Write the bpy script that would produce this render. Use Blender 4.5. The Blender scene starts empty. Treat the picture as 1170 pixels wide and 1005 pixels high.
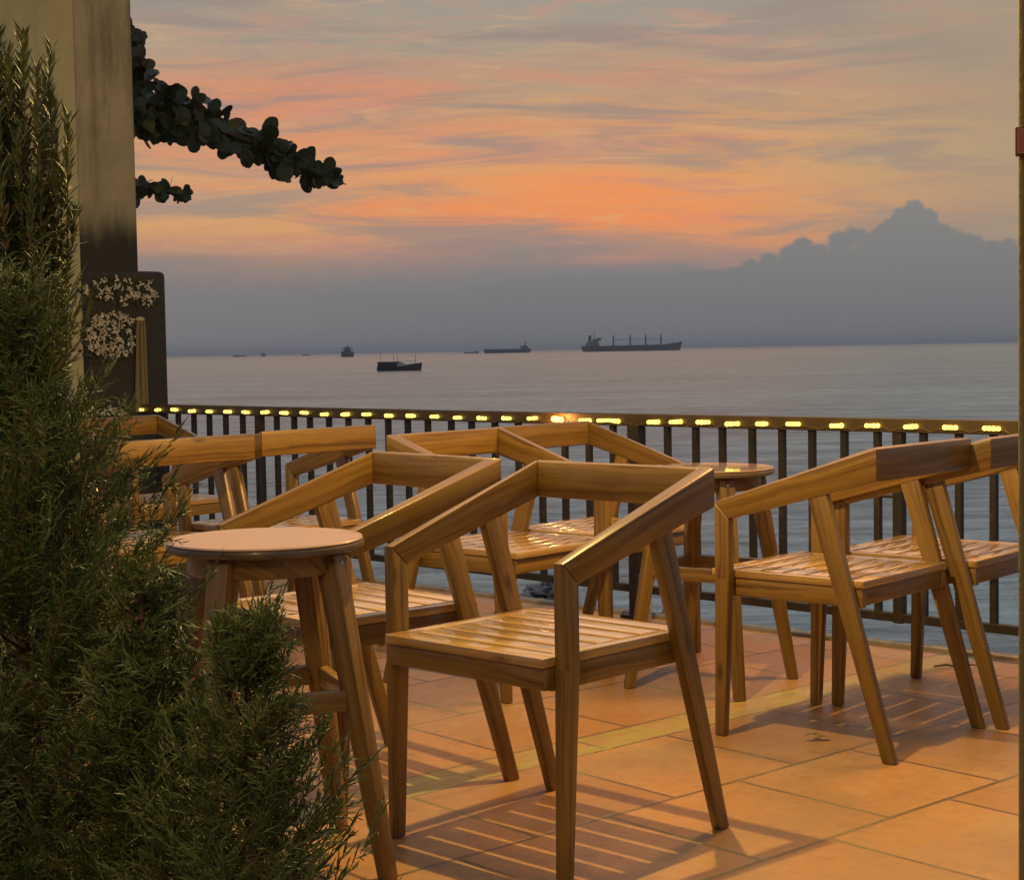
import bpy, bmesh, math, random
from mathutils import Vector, Matrix, Euler, noise as mnoise
PI = math.pi
R = math.radians
rnd = random.Random(7)
scene = bpy.context.scene
C = scene.collection

# ------------------------------------------------------------ camera
CAM_H, FOC, PITCH, ROLL = 1.0544, 1877.6, .0543, -.0172
cd = bpy.data.cameras.new('camera')
cd.sensor_width = 36
cd.lens = 36 * FOC / 1170
cd.clip_start = .05
cd.clip_end = 120000
cam = bpy.data.objects.new('camera', cd)
C.objects.link(cam)
R0 = Vector((1, 0, 0)); U0 = Vector((0, math.sin(PITCH), math.cos(PITCH))); F0 = Vector((0, math.cos(PITCH), -math.sin(PITCH)))
rx = R0 * math.cos(ROLL) + U0 * math.sin(ROLL)
ux = -R0 * math.sin(ROLL) + U0 * math.cos(ROLL)
m = Matrix(((rx.x, ux.x, -F0.x, 0), (rx.y, ux.y, -F0.y, 0), (rx.z, ux.z, -F0.z, CAM_H), (0, 0, 0, 1)))
cam.matrix_world = m
scene.camera = cam
vs = scene.view_settings
vs.view_transform = 'Standard'; vs.look = 'None'; vs.exposure = 0; vs.gamma = 1
SEA_Z = -4.0
def ray(u, v):
    # direction of a view ray, from which real distances and sizes of far things were worked out
    X_ = (u - 585); Y_ = v - 502.5; cr, sr = math.cos(ROLL), math.sin(ROLL)
    x = X_ * cr + Y_ * sr; y = -X_ * sr + Y_ * cr
    return F0 + R0 * (x / FOC) + U0 * (-y / FOC)

# ------------------------------------------------------------ node helpers
def srgb(r, g, b):
    f = lambda c: (c / 255 / 12.92) if c / 255 <= .04045 else ((c / 255 + .055) / 1.055) ** 2.4
    return (f(r), f(g), f(b), 1)

class NT:
    def __init__(s, tree): s.t = tree; s.n = tree.nodes; s.l = tree.links
    def node(s, typ, **kw):
        n = s.n.new(typ)
        for k, v in kw.items(): setattr(n, k, v)
        return n
    def put(s, sock, v):
        if isinstance(v, bpy.types.NodeSocket): s.l.new(v, sock)
        elif v is not None: sock.default_value = v
    def m(s, op, a, b=None, c=None, clamp=False):
        n = s.node('ShaderNodeMath', operation=op, use_clamp=clamp)
        s.put(n.inputs[0], a); s.put(n.inputs[1], b)
        if c is not None: s.put(n.inputs[2], c)
        return n.outputs[0]
    def mix(s, f, a, b, bt='MIX'):
        n = s.node('ShaderNodeMix', data_type='RGBA', blend_type=bt)
        s.put(n.inputs[0], f); s.put(n.inputs[6], a); s.put(n.inputs[7], b)
        return n.outputs[2]
    def ramp(s, f, stops, interp='LINEAR'):
        n = s.node('ShaderNodeValToRGB'); cr = n.color_ramp; cr.interpolation = interp
        while len(cr.elements) < len(stops): cr.elements.new(.5)
        for e, (p, c) in zip(cr.elements, stops):
            e.position = p; e.color = c if len(c) == 4 else (*c, 1)
        s.put(n.inputs[0], f); return n.outputs[0]
    def smooth(s, x, lo, hi):
        n = s.node('ShaderNodeMapRange', interpolation_type='SMOOTHSTEP')
        s.put(n.inputs[0], x); n.inputs[1].default_value = lo; n.inputs[2].default_value = hi
        n.inputs[3].default_value = 0; n.inputs[4].default_value = 1
        return n.outputs[0]
    def noise(s, vec, scale, detail=3, rough=.5, dist=0, dims='3D'):
        n = s.node('ShaderNodeTexNoise', noise_dimensions=dims)
        s.put(n.inputs['Vector'], vec); s.put(n.inputs['Scale'], scale); n.inputs['Detail'].default_value = detail
        n.inputs['Roughness'].default_value = rough; n.inputs['Distortion'].default_value = dist
        return n.outputs[0]
    def xyz(s, x, y, z=0):
        n = s.node('ShaderNodeCombineXYZ'); s.put(n.inputs[0], x); s.put(n.inputs[1], y); s.put(n.inputs[2], z); return n.outputs[0]
    def sep(s, v):
        n = s.node('ShaderNodeSeparateXYZ'); s.put(n.inputs[0], v); return n.outputs
    def mapping(s, v, scale=(1, 1, 1), rot=(0, 0, 0), loc=(0, 0, 0)):
        n = s.node('ShaderNodeMapping'); s.put(n.inputs[0], v)
        n.inputs['Scale'].default_value = scale; n.inputs['Rotation'].default_value = rot; n.inputs['Location'].default_value = loc
        return n.outputs[0]
    def bump(s, h, strength=.3, dist=.01):
        n = s.node('ShaderNodeBump'); s.put(n.inputs['Height'], h); s.put(n.inputs['Strength'], strength)
        n.inputs['Distance'].default_value = dist; return n.outputs[0]

def material(name):
    mt = bpy.data.materials.new(name); mt.use_nodes = True
    nt = NT(mt.node_tree); b = mt.node_tree.nodes['Principled BSDF']
    return mt, nt, b

# ------------------------------------------------------------ sky (world)
world = bpy.data.worlds.new('World'); scene.world = world; world.use_nodes = True
wt = NT(world.node_tree); wt.n.clear()
tc = wt.node('ShaderNodeTexCoord'); X, Y, Z = wt.sep(tc.outputs['Generated'])
az = wt.m('ARCTAN2', X, Y)
el = wt.m('ARCSINE', Z)
vec = wt.xyz(az, el, 0)
def T(u): return math.atan((u - 585) / FOC)              # a pixel column as an azimuth
def EL(v): return (401 - v) / FOC                        # a pixel row as an elevation
# slow warp so that the bands of cloud run in uneven, gently rising streaks
warp = wt.noise(wt.mapping(vec, (3.2, 16, 1), loc=(4.1, 2.7, 0)), 1.0, 4, .55)
warp = wt.m('SUBTRACT', warp, .5)
fine = wt.noise(wt.mapping(vec, (7, 75, 1), rot=(0, 0, R(-2.5)), loc=(1.3, 9.1, 0)), 1.0, 5, .6)
fine = wt.m('SUBTRACT', fine, .5)
ew = wt.m('ADD', wt.m('MULTIPLY_ADD', warp, .085, el), wt.m('MULTIPLY', fine, .034))
EM = .26
base = wt.ramp(wt.m('DIVIDE', ew, EM), [
    (0, srgb(122, 124, 128)), (EL(330) / EM, srgb(134, 130, 132)), (EL(300) / EM, srgb(166, 136, 124)),
    (EL(270) / EM, srgb(198, 148, 116)), (EL(235) / EM, srgb(214, 162, 110)), (EL(195) / EM, srgb(212, 168, 116)),
    (EL(150) / EM, srgb(204, 158, 116)), (EL(105) / EM, srgb(190, 156, 126)), (EL(55) / EM, srgb(176, 156, 134)),
    (EL(10) / EM, srgb(162, 154, 142)), (.93, srgb(160, 162, 156))], 'EASE')
# glowing orange streaks in the middle band
st = wt.noise(wt.mapping(vec, (3.0, 30, 1), rot=(0, 0, R(-4)), loc=(.55, 3.35, 0)), 1.0, 5, .55, .4)
band = wt.m('MULTIPLY', wt.smooth(el, EL(315), EL(255)), wt.m('SUBTRACT', 1, wt.smooth(el, EL(150), EL(25))))
side = wt.m('SUBTRACT', 1, wt.smooth(wt.m('ABSOLUTE', wt.m('SUBTRACT', az, T(600))), .12, .36))
omask = wt.m('MULTIPLY', wt.m('MULTIPLY', wt.smooth(st, .46, .66), band), wt.m('MULTIPLY_ADD', side, .75, .25))
col = wt.mix(wt.m('MULTIPLY', omask, .75), base, srgb(232, 138, 98))
# a concentrated glow low over the sea
gx = wt.m('DIVIDE', wt.m('SUBTRACT', az, T(680)), .13); gy = wt.m('DIVIDE', wt.m('SUBTRACT', ew, EL(232)), .022)
gl = wt.m('POWER', 2.718, wt.m('MULTIPLY', wt.m('ADD', wt.m('MULTIPLY', gx, gx), wt.m('MULTIPLY', gy, gy)), -1))
col = wt.mix(wt.m('MULTIPLY', gl, .85), col, srgb(246, 150, 86))
gx = wt.m('DIVIDE', wt.m('SUBTRACT', az, T(450)), .15); gy = wt.m('DIVIDE', wt.m('SUBTRACT', ew, EL(158)), .013)
gl = wt.m('POWER', 2.718, wt.m('MULTIPLY', wt.m('ADD', wt.m('MULTIPLY', gx, gx), wt.m('MULTIPLY', gy, gy)), -1))
col = wt.mix(wt.m('MULTIPLY', gl, .4), col, srgb(236, 142, 106))
wz = wt.noise(wt.mapping(vec, (9, 62, 1), rot=(0, 0, R(-7)), loc=(2.2, 5.1, 0)), 1.0, 6, .68, .9)
col = wt.mix(wt.m('MULTIPLY', wt.smooth(wz, .47, .66), wt.m('MULTIPLY', wt.smooth(el, EL(320), EL(280)), .6)), col, srgb(204, 146, 126))
wz2 = wt.noise(wt.mapping(vec, (11, 85, 1), rot=(0, 0, R(-6)), loc=(8.2, 1.1, 0)), 1.0, 6, .68, .9)
col = wt.mix(wt.m('MULTIPLY', wt.smooth(wz2, .52, .70), wt.m('MULTIPLY', wt.smooth(el, EL(310), EL(260)), .4)), col, srgb(222, 178, 126))
# grey mauve veils
gv = wt.noise(wt.mapping(vec, (5.5, 52, 1), rot=(0, 0, R(-6)), loc=(7.7, 1.9, 0)), 1.0, 6, .66, .8)
col = wt.mix(wt.m('MULTIPLY', wt.smooth(gv, .44, .66), wt.m('MULTIPLY', wt.smooth(el, EL(330), EL(290)), .75)), col, srgb(152, 138, 130))
# greyer towards the right and top
col = wt.mix(wt.m('MULTIPLY', wt.smooth(az, T(800), T(1250)), .75), col, srgb(164, 148, 126))
# distant cloud bank with cumulus heads
fc = wt.node('ShaderNodeFloatCurve')
pts = [(-400, 304), (150, 300), (330, 304), (470, 306), (545, 308), (575, 305), (610, 308), (700, 311), (835, 312), (870, 308), (910, 303), (960, 297), (1000, 292), (1040, 286), (1090, 297), (1200, 299), (1500, 302)]
cv = fc.mapping.curves[0]
A0, A1 = T(-400), T(1500)
while len(cv.points) < len(pts): cv.points.new(.5, .5)
for p, (u, v) in zip(cv.points, pts):
    p.location = ((T(u) - A0) / (A1 - A0), EL(v) * 8); p.handle_type = 'AUTO'
fc.mapping.update()
wt.put(fc.inputs['Value'], wt.m('DIVIDE', wt.m('SUBTRACT', az, A0), A1 - A0, clamp=True))
bn = wt.m('SUBTRACT', wt.noise(wt.mapping(vec, (85, 85, 1)), 1.0, 6, .66, .6), .5)
hb = wt.m('MULTIPLY_ADD', bn, .007, wt.m('DIVIDE', fc.outputs[0], 8))
dd = wt.m('SUBTRACT', hb, el)
wx = wt.m('SUBTRACT', wt.noise(wt.mapping(vec, (190, 190, 1)), 1.0, 4, .6), .5); wy = wt.m('SUBTRACT', wt.noise(wt.mapping(vec, (190, 190, 1), loc=(5, 9, 0)), 1.0, 4, .6), .5)
wv_ = wt.xyz(wt.m('MULTIPLY_ADD', wx, .0065, az), wt.m('MULTIPLY_ADD', wy, .0065, el), 0)
for (u, v, q) in ((919, 292, 12), (905, 301, 13), (938, 302, 14), (962, 288, 14), (979, 282, 12), (990, 288, 12), (1013, 290, 21), (1019, 275, 12), (1034, 264, 14), (1046, 255, 12), (1059, 267, 14), (1070, 284, 17),
                  (1090, 293, 17), (1112, 299, 16), (1132, 303, 14), (1152, 301, 12), (882, 309, 13), (1042, 281, 22), (860, 315, 12), (1185, 300, 18), (1230, 306, 22), (598, 311, 9), (575, 313, 10), (640, 316, 12)):
    dn_ = wt.node('ShaderNodeVectorMath', operation='DISTANCE'); wt.l.new(wv_, dn_.inputs[0]); dn_.inputs[1].default_value = (T(u), EL(v), 0)
    dd = wt.m('SMOOTH_MAX', dd, wt.m('SUBTRACT', q / FOC, dn_.outputs['Value']), .0012)
soft = wt.mix(wt.smooth(az, T(520), T(860)), (.016, .016, .016, 1), (.0012, .0012, .0012, 1))
bank = wt.m('MULTIPLY_ADD', wt.m('DIVIDE', dd, soft), .5, .5, clamp=True)
bank = wt.m('MULTIPLY', bank, wt.smooth(wt.m('ABSOLUTE', az), 1.5, 1.2))
bcol = wt.ramp(wt.m('DIVIDE', el, .09), [(0, srgb(114, 116, 119)), (.3, srgb(120, 121, 122)), (.62, srgb(129, 128, 126)), (1, srgb(136, 134, 130))])
bcol = wt.mix(wt.m('MULTIPLY', wt.smooth(az, T(600), T(150)), .5), bcol, srgb(134, 126, 126))
col = wt.mix(bank, col, bcol)
# overhead: darker dusk
up = wt.ramp(el, [(.22, srgb(168, 168, 166)), (.45, srgb(192, 194, 200)), (1.0, srgb(160, 168, 186))])
col = wt.mix(wt.smooth(el, .2, .3), col, up)
# behind the viewer: plain dusk
back = wt.ramp(el, [(0, srgb(104, 104, 108)), (.5, srgb(120, 126, 138)), (1.0, srgb(150, 158, 176))])
col = wt.mix(wt.smooth(wt.m('ABSOLUTE', az), .7, 1.7), col, back)
col = wt.mix(wt.smooth(el, -.002, -.02), col, srgb(84, 86, 88))
bg = wt.node('ShaderNodeBackground'); wt.put(bg.inputs[0], col); bg.inputs[1].default_value = 1.0
wo = wt.node('ShaderNodeOutputWorld'); wt.l.new(bg.outputs[0], wo.inputs[0])

# ------------------------------------------------------------ object helpers
def tag(o, label=None, cat=None, group=None, kind=None):
    if label: o['label'] = label
    if cat: o['category'] = cat
    if group: o['group'] = group
    if kind: o['kind'] = kind
    return o
def mesh_obj(name, bm, mats, parent=None, smooth=False, bevel=0, segs=2, loc=None):
    if bevel:
        es = [e for e in bm.edges if len(e.link_faces) == 2 and e.calc_face_angle(0) > R(28)]
        bmesh.ops.bevel(bm, geom=es, offset=bevel, segments=segs, profile=.5, affect='EDGES', clamp_overlap=True)
    if name not in ('terrace_floor', 'sea'): bmesh.ops.recalc_face_normals(bm, faces=bm.faces[:])
    me = bpy.data.meshes.new(name); bm.to_mesh(me); bm.free()
    for mt in (mats if isinstance(mats, (list, tuple)) else [mats]): me.materials.append(mt)
    if smooth:
        me.shade_smooth()
        if smooth != 'all': me.set_sharp_from_angle(angle=R(smooth if smooth is not True else 35))
    o = bpy.data.objects.new(name, me); C.objects.link(o)
    if loc: o.location = loc
    if parent: o.parent = parent
    return o
def empty(name, loc=(0, 0, 0), rz=0):
    o = bpy.data.objects.new(name, None); o.empty_display_size = .1; o.location = loc; o.rotation_euler = (0, 0, rz); C.objects.link(o); return o
def copy_tree(o, parent=None):
    c = o.copy(); C.objects.link(c)
    if parent: c.parent = parent
    for ch in o.children: copy_tree(ch, c)
    return c
def new_bm():
    bm = bmesh.new(); bm.loops.layers.uv.new('UVMap'); return bm
_bid = [0]
def hexa(bm, a, b, mi=0):
    """block between quad a and quad b (4 points each, same order); the grain runs from a to b"""
    _bid[0] += 1
    off = (_bid[0] * .737) % 7.0
    uv = bm.loops.layers.uv.verify()
    va = [bm.verts.new(p) for p in a]; vb = [bm.verts.new(p) for p in b]
    ax = (sum((Vector(p) for p in b), Vector()) - sum((Vector(p) for p in a), Vector())).normalized()
    fs = [bm.faces.new(va[::-1]), bm.faces.new(vb)]
    for i in range(4): fs.append(bm.faces.new((va[i], va[(i + 1) % 4], vb[(i + 1) % 4], vb[i])))
    o0 = Vector(a[0])
    for k, f in enumerate(fs):
        f.material_index = mi
        f.normal_update(); n = f.normal; t = ax.cross(n)
        if t.length < .1: t = n.orthogonal(); tt = n.cross(t)
        else: tt = ax
        t.normalize()
        for l in f.loops:
            d = l.vert.co - o0
            l[uv].uv = (d.dot(tt) + off, d.dot(t) + off * 3.1 + k * .37)
    return fs
def box(bm, lo, hi, axis=0, mi=0):
    x0, y0, z0 = lo; x1, y1, z1 = hi
    if axis == 0: a = [(x0, y0, z0), (x0, y0, z1), (x0, y1, z1), (x0, y1, z0)]; b = [(x1, p[1], p[2]) for p in a]
    elif axis == 1: a = [(x0, y0, z0), (x1, y0, z0), (x1, y0, z1), (x0, y0, z1)]; b = [(p[0], y1, p[2]) for p in a]
    else: a = [(x0, y0, z0), (x0, y1, z0), (x1, y1, z0), (x1, y0, z0)]; b = [(p[0], p[1], z1) for p in a]
    hexa(bm, a, b, mi)
def tube(bm, p0, p1, r0, r1=None, n=8, cap=True, mi=0):
    r1 = r0 if r1 is None else r1
    p0 = Vector(p0); p1 = Vector(p1); d = (p1 - p0).normalized(); t = d.orthogonal().normalized(); s = d.cross(t)
    A = [bm.verts.new(p0 + (t * math.cos(2 * PI * i / n) + s * math.sin(2 * PI * i / n)) * r0) for i in range(n)]
    B = [bm.verts.new(p1 + (t * math.cos(2 * PI * i / n) + s * math.sin(2 * PI * i / n)) * r1) for i in range(n)]
    for i in range(n): bm.faces.new((A[i], A[(i + 1) % n], B[(i + 1) % n], B[i])).material_index = mi
    if cap: bm.faces.new(A[::-1]).material_index = mi; bm.faces.new(B).material_index = mi
def polytube(bm, pts, rs, n=6):
    rings = []
    for i, p in enumerate(pts):
        p = Vector(p); d = (Vector(pts[min(i + 1, len(pts) - 1)]) - Vector(pts[max(i - 1, 0)])).normalized()
        t = d.cross(Vector((0.13, .31, .94))).normalized(); s = d.cross(t)
        r = rs[i] if isinstance(rs, (list, tuple)) else rs
        rings.append([bm.verts.new(p + (t * math.cos(2 * PI * k / n) + s * math.sin(2 * PI * k / n)) * r) for k in range(n)])
    for a, b in zip(rings, rings[1:]):
        for k in range(n): bm.faces.new((a[k], a[(k + 1) % n], b[(k + 1) % n], b[k]))
    bm.faces.new(rings[0][::-1]); bm.faces.new(rings[-1])
def lathe(bm, prof, n=48, z0=0, uvs=True):
    uv = bm.loops.layers.uv.verify()
    rings = [[bm.verts.new((r * math.cos(2 * PI * k / n), r * math.sin(2 * PI * k / n), z)) for k in range(n)] for r, z in prof]
    fs = []
    for a, b in zip(rings, rings[1:]):
        for k in range(n): fs.append(bm.faces.new((a[k], a[(k + 1) % n], b[(k + 1) % n], b[k])))
    fs.append(bm.faces.new(rings[0][::-1])); fs.append(bm.faces.new(rings[-1]))
    for f in fs:
        for l in f.loops: l[uv].uv = (l.vert.co.x + .3, l.vert.co.y + l.vert.co.z)
def fan_mesh(name, verts, faces, mat, parent=None, smooth=False):
    me = bpy.data.meshes.new(name); me.from_pydata(verts, [], faces); me.materials.append(mat)
    if smooth: me.shade_smooth()
    o = bpy.data.objects.new(name, me); C.objects.link(o)
    if parent: o.parent = parent
    return o

# ------------------------------------------------------------ materials
def wood(name, light, mid, dark, rough=.34, coat=.25, bmp=.22):
    mt, nt, b = material(name)
    uvn = nt.node('ShaderNodeUVMap'); uvn.uv_map = 'UVMap'
    oi = nt.node('ShaderNodeObjectInfo')
    u, v, _ = nt.sep(uvn.outputs[0])
    r = nt.m('MULTIPLY', oi.outputs['Random'], 9.0)
    vec = nt.xyz(u, v, r)
    wv = nt.noise(nt.mapping(vec, (3.0, 16, 1)), 1.0, 3, .5, .6)
    d = nt.m('MULTIPLY_ADD', wv, .045, v)
    rings = nt.noise(nt.xyz(nt.m('MULTIPLY', u, 1.3), nt.m('MULTIPLY', d, 70), r), 1.0, 4, .6)
    fib = nt.noise(nt.xyz(nt.m('MULTIPLY', u, 12), nt.m('MULTIPLY', v, 420), r), 1.0, 2, .6)
    cl = nt.ramp(rings, [(.30, dark), (.46, mid), (.60, light), (.74, mid)])
    cl = nt.mix(nt.smooth(wv, .40, .72), cl, nt.mix(.5, cl, light))
    # knots
    vo = nt.node('ShaderNodeTexVoronoi'); nt.put(vo.inputs['Vector'], nt.mapping(vec, (3.4, 9, 1))); vo.inputs['Scale'].default_value = 1
    kn = nt.m('SUBTRACT', 1, nt.smooth(vo.outputs['Distance'], .03, .14))
    cl = nt.mix(nt.m('MULTIPLY', kn, .75), cl, tuple(x * .35 for x in dark[:3]) + (1,))
    cl = nt.mix(nt.m('MULTIPLY', nt.smooth(fib, .5, .75), .28), cl, dark)
    geo = nt.node('ShaderNodeNewGeometry')
    bv = nt.m('MULTIPLY_ADD', oi.outputs['Random'], .3, .85)
    cl = nt.mix(1.0, cl, nt.xyz(bv, bv, bv), 'MULTIPLY')
    nt.put(b.inputs['Base Color'], cl)
    nt.put(b.inputs['Roughness'], nt.m('MULTIPLY_ADD', fib, .16, rough - .06))
    b.inputs['Coat Weight'].default_value = coat; b.inputs['Coat Roughness'].default_value = .12
    nt.put(b.inputs['Normal'], nt.bump(nt.m('ADD', fib, rings), bmp, .0012))
    return mt
WOOD = wood('acacia_wood', (.225, .130, .030, 1), (.155, .083, .018, 1), (.070, .033, .009, 1), .34, .25)
SEATW = wood('varnished_seat_wood', (.46, .29, .11, 1), (.36, .21, .07, 1), (.23, .12, .04, 1), .20, .8, .012)
TOPW = wood('smooth_tabletop_wood', (.36, .235, .155, 1), (.33, .21, .135, 1), (.30, .185, .115, 1), .28, .5, .03)
EDGEW = wood('dark_table_edge', (.12, .085, .05, 1), (.09, .06, .035, 1), (.05, .035, .02, 1), .4, .2)

def metal_paint(name, c, rough=.45):
    mt, nt, b = material(name)
    g = nt.node('ShaderNodeTexCoord')
    n = nt.noise(g.outputs['Object'], 14, 5, .65)
    nt.put(b.inputs['Base Color'], nt.mix(nt.smooth(n, .55, .72), (*c, 1), (.07, .035, .018, 1)))
    nt.put(b.inputs['Roughness'], nt.m('MULTIPLY_ADD', n, .3, rough - .1))
    nt.put(b.inputs['Normal'], nt.bump(n, .25, .002)); return mt
IRON = metal_paint('dark_painted_iron', (.016, .013, .011), .5)

def floor_mat():
    mt, nt, b = material('terracotta_paving')
    g = nt.node('ShaderNodeTexCoord'); x, y, z = nt.sep(g.outputs['Object'])
    # object space: x runs along the courses, y across them (the strip lies from .454 to .599)
    par = nt.m('GREATER_THAN', y, .527)
    yy = nt.m('SUBTRACT', y, nt.m('MULTIPLY', par, .599))
    yy = nt.m('SUBTRACT', yy, nt.m('MULTIPLY', nt.m('SUBTRACT', 1, par), .454))
    xx = nt.m('ADD', x, nt.m('MULTIPLY', par, .22))
    br = nt.node('ShaderNodeTexBrick'); br.offset = .5; br.offset_frequency = 2
    wob = nt.noise(g.outputs['Object'], 6, 2, .5)
    wobv = nt.m('MULTIPLY', nt.m('SUBTRACT', wob, .5), .006)
    nt.put(br.inputs['Vector'], nt.xyz(nt.m('ADD', nt.m('SUBTRACT', xx, 3.226), wobv), nt.m('ADD', yy, wobv), 0))
    br.inputs['Scale'].default_value = 1; br.inputs['Brick Width'].default_value = .44; br.inputs['Row Height'].default_value = .4485
    br.inputs['Mortar Size'].default_value = .0075; br.inputs['Mortar Smooth'].default_value = .3
    br.inputs['Color1'].default_value = (0, 0, 0, 1); br.inputs['Color2'].default_value = (1, 1, 1, 1)
    br.inputs['Mortar'].default_value = (.5, .5, .5, 1)
    big = nt.noise(g.outputs['Object'], 2.3, 4, .6)
    sm = nt.noise(g.outputs['Object'], 26, 5, .65)
    tv = nt.sep(br.outputs['Color'])[0]
    tvn = nt.noise(nt.xyz(nt.m('MULTIPLY', tv, 37), 0, 0), 1, 0)
    tile = nt.mix(tv, (.275, .125, .036, 1), (.415, .20, .058, 1))
    tile = nt.mix(nt.smooth(big, .35, .7), tile, (.29, .160, .062, 1))
    tile = nt.mix(nt.m('MULTIPLY', nt.smooth(sm, .46, .72), .55), tile, (.22, .115, .05, 1))
    speck = nt.noise(g.outputs['Object'], 140, 3, .6)
    tile = nt.mix(nt.m('MULTIPLY', nt.smooth(speck, .66, .74), .45), tile, (.12, .075, .04, 1))
    pale_ = nt.noise(g.outputs['Object'], 1.7, 5, .65)
    tile = nt.mix(nt.m('MULTIPLY', nt.smooth(pale_, .50, .68), .45), tile, (.40, .26, .10, 1))  # paler patches scattered at random over the tiles
    stain = nt.noise(g.outputs['Object'], 5.5, 5, .7)
    tile = nt.mix(nt.m('MULTIPLY', nt.smooth(stain, .54, .74), .6), tile, (.16, .095, .05, 1))
    edn = nt.m('MULTIPLY', nt.m('SUBTRACT', nt.noise(g.outputs['Object'], 16, 5, .7), .5), .075)
    yw = nt.m('ADD', y, edn)
    strip = nt.m('MULTIPLY', nt.smooth(yw, .450, .466), nt.m('SUBTRACT', 1, nt.smooth(yw, .585, .603)))
    strip = nt.m('MULTIPLY', strip, nt.m('MULTIPLY', nt.smooth(nt.noise(g.outputs['Object'], 8, 6, .8), .34, .60), .8))
    sc = nt.noise(nt.mapping(g.outputs['Object'], (9, 30, 1)), 1, 5, .7)
    scol = nt.ramp(sc, [(.3, (.17, .15, .04, 1)), (.52, (.27, .245, .06, 1)), (.72, (.36, .33, .10, 1))])
    mort = nt.m('MULTIPLY', br.outputs['Fac'], nt.m('SUBTRACT', 1, strip))
    c = nt.mix(strip, tile, scol)
    c = nt.mix(nt.m('MULTIPLY', mort, .85), c, nt.mix(nt.smooth(big, .42, .6), (.10, .055, .03, 1), (.16, .13, .04, 1)))
    nt.put(b.inputs['Base Color'], c)
    nt.put(b.inputs['Roughness'], nt.m('MULTIPLY_ADD', sm, .25, .30))
    h = nt.m('SUBTRACT', nt.m('ADD', nt.m('MULTIPLY', sm, .3), nt.m('MULTIPLY', tv, .35)), mort)
    nt.put(b.inputs['Normal'], nt.bump(h, .5, .003))
    return mt
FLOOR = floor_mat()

def plaster(name, c1, c2, stain, sx=2.2, stain_lo=.5, stain_hi=.8, grime=None):
    mt, nt, b = material(name)
    g = nt.node('ShaderNodeTexCoord'); o = g.outputs['Object']
    n1 = nt.noise(o, 3.5, 5, .65); n2 = nt.noise(nt.mapping(o, (sx * 4, sx * 4, sx * .6)), 1, 5, .65); n3 = nt.noise(o, 55, 4, .6)
    c = nt.mix(nt.smooth(n1, .3, .7), c1, c2)
    c = nt.mix(nt.m('MULTIPLY', nt.smooth(n2, stain_lo, stain_hi), .85), c, stain)
    if grime:
        # black mould climbing from the foot of the shaft, ragged upper edge
        z = nt.sep(o)[2]
        zz = nt.m('ADD', z, nt.m('MULTIPLY', nt.m('SUBTRACT', n2, .5), grime[1] * 1.6))
        c = nt.mix(nt.m('SUBTRACT', 1, nt.smooth(zz, grime[0], grime[0] + grime[1])), c, (.016, .016, .012, 1))
    nt.put(b.inputs['Base Color'], c); b.inputs['Roughness'].default_value = .85
    nt.put(b.inputs['Normal'], nt.bump(nt.m('ADD', n3, n1), .55, .008)); return mt
# ------------------------------------------------------------ lamps of the terrace and an added fill (all hang above the picture)
def glow(name, col, s):
    mt, nt, b = material(name)
    b.inputs['Base Color'].default_value = (*col, 1); b.inputs['Emission Color'].default_value = (*col, 1)
    b.inputs['Emission Strength'].default_value = s; return mt
BULBM = glow('warm_bulb_glass', (1, .62, .2), 30)
lamp_n = [0]
def pendant(x, y, z, power, col, size, label):
    t = empty('pendant_lamp', (x, y, z)); tag(t, label, 'lamp', 'bare bulbs hanging over the terrace')
    bm = new_bm(); lathe(bm, [(.012, .03), (.02, .05), (.02, .09), (.008, .1)], 20)
    mesh_obj('socket', bm, IRON, t, smooth=True)
    bm = new_bm(); tube(bm, (0, 0, .09), (0, 0, 3.1 - z), .004)
    mesh_obj('cable', bm, IRON, t)
    bm = new_bm(); bmesh.ops.create_uvsphere(bm, u_segments=20, v_segments=12, radius=size * .8)
    g = mesh_obj('bulb', bm, BULBM, t, smooth='all'); g.visible_shadow = True
    ld = bpy.data.lights.new('bulb_light', 'POINT'); ld.energy = power; ld.color = col; ld.shadow_soft_size = size
    lo = bpy.data.objects.new('bulb_light', ld); C.objects.link(lo); lo.parent = t; lo.location = (0, 0, -.03 - size)
    return t
pendant(-.02, 3.70, 2.35, 220, (1, .68, .19), .018, 'bare warm bulb hanging over the nearest armchair')
pendant(1.25, 5.0, 2.45, 105, (1, .50, .11), .30, 'bare warm bulb hanging over the pair of chairs by the right end of the railing')
pendant(-2.1, 4.6, 2.5, 25, (1, .68, .24), .05, 'bare warm bulb hanging over the left group of chairs')
pendant(-.7, .1, 2.5, 40, (1, .64, .19), .3, 'unseen soft fill lamp added above left of the viewpoint')  # added fill lamp, brightens the shrubs and the chair fronts

# ------------------------------------------------------------ terrace, edge, sea
ang = R(41.2)
FO = Vector((0, 0, 0)) + Vector((-math.sin(ang), math.cos(ang), 0)) * 2.616
def to_floor(p):
    d = Vector((p[0], p[1], 0)) - FO
    return (d.dot(Vector((math.cos(ang), math.sin(ang), 0))), d.dot(Vector((-math.sin(ang), math.cos(ang), 0))))
edge_pts = [(6.2, .9), (1.672, 5.385), (1.0, 5.955), (.151, 6.75), (-2.6, 9.35), (-7.0, 13.4)]
deck = edge_pts + [(-9, 9), (-9, -6), (6.2, -6)]
bm = new_bm()
vs_ = [bm.verts.new((*to_floor(p), 0)) for p in deck]
bm.faces.new(vs_)
bm.normal_update()
if bm.faces[:][0].normal.z < 0: bmesh.ops.reverse_faces(bm, faces=bm.faces[:])
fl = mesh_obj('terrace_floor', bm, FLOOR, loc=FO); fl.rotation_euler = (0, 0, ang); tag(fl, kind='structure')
CONC = plaster('weathered_concrete', (.22, .19, .16, 1), (.30, .26, .21, 1), (.09, .08, .06, 1))
bm = new_bm()
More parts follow.
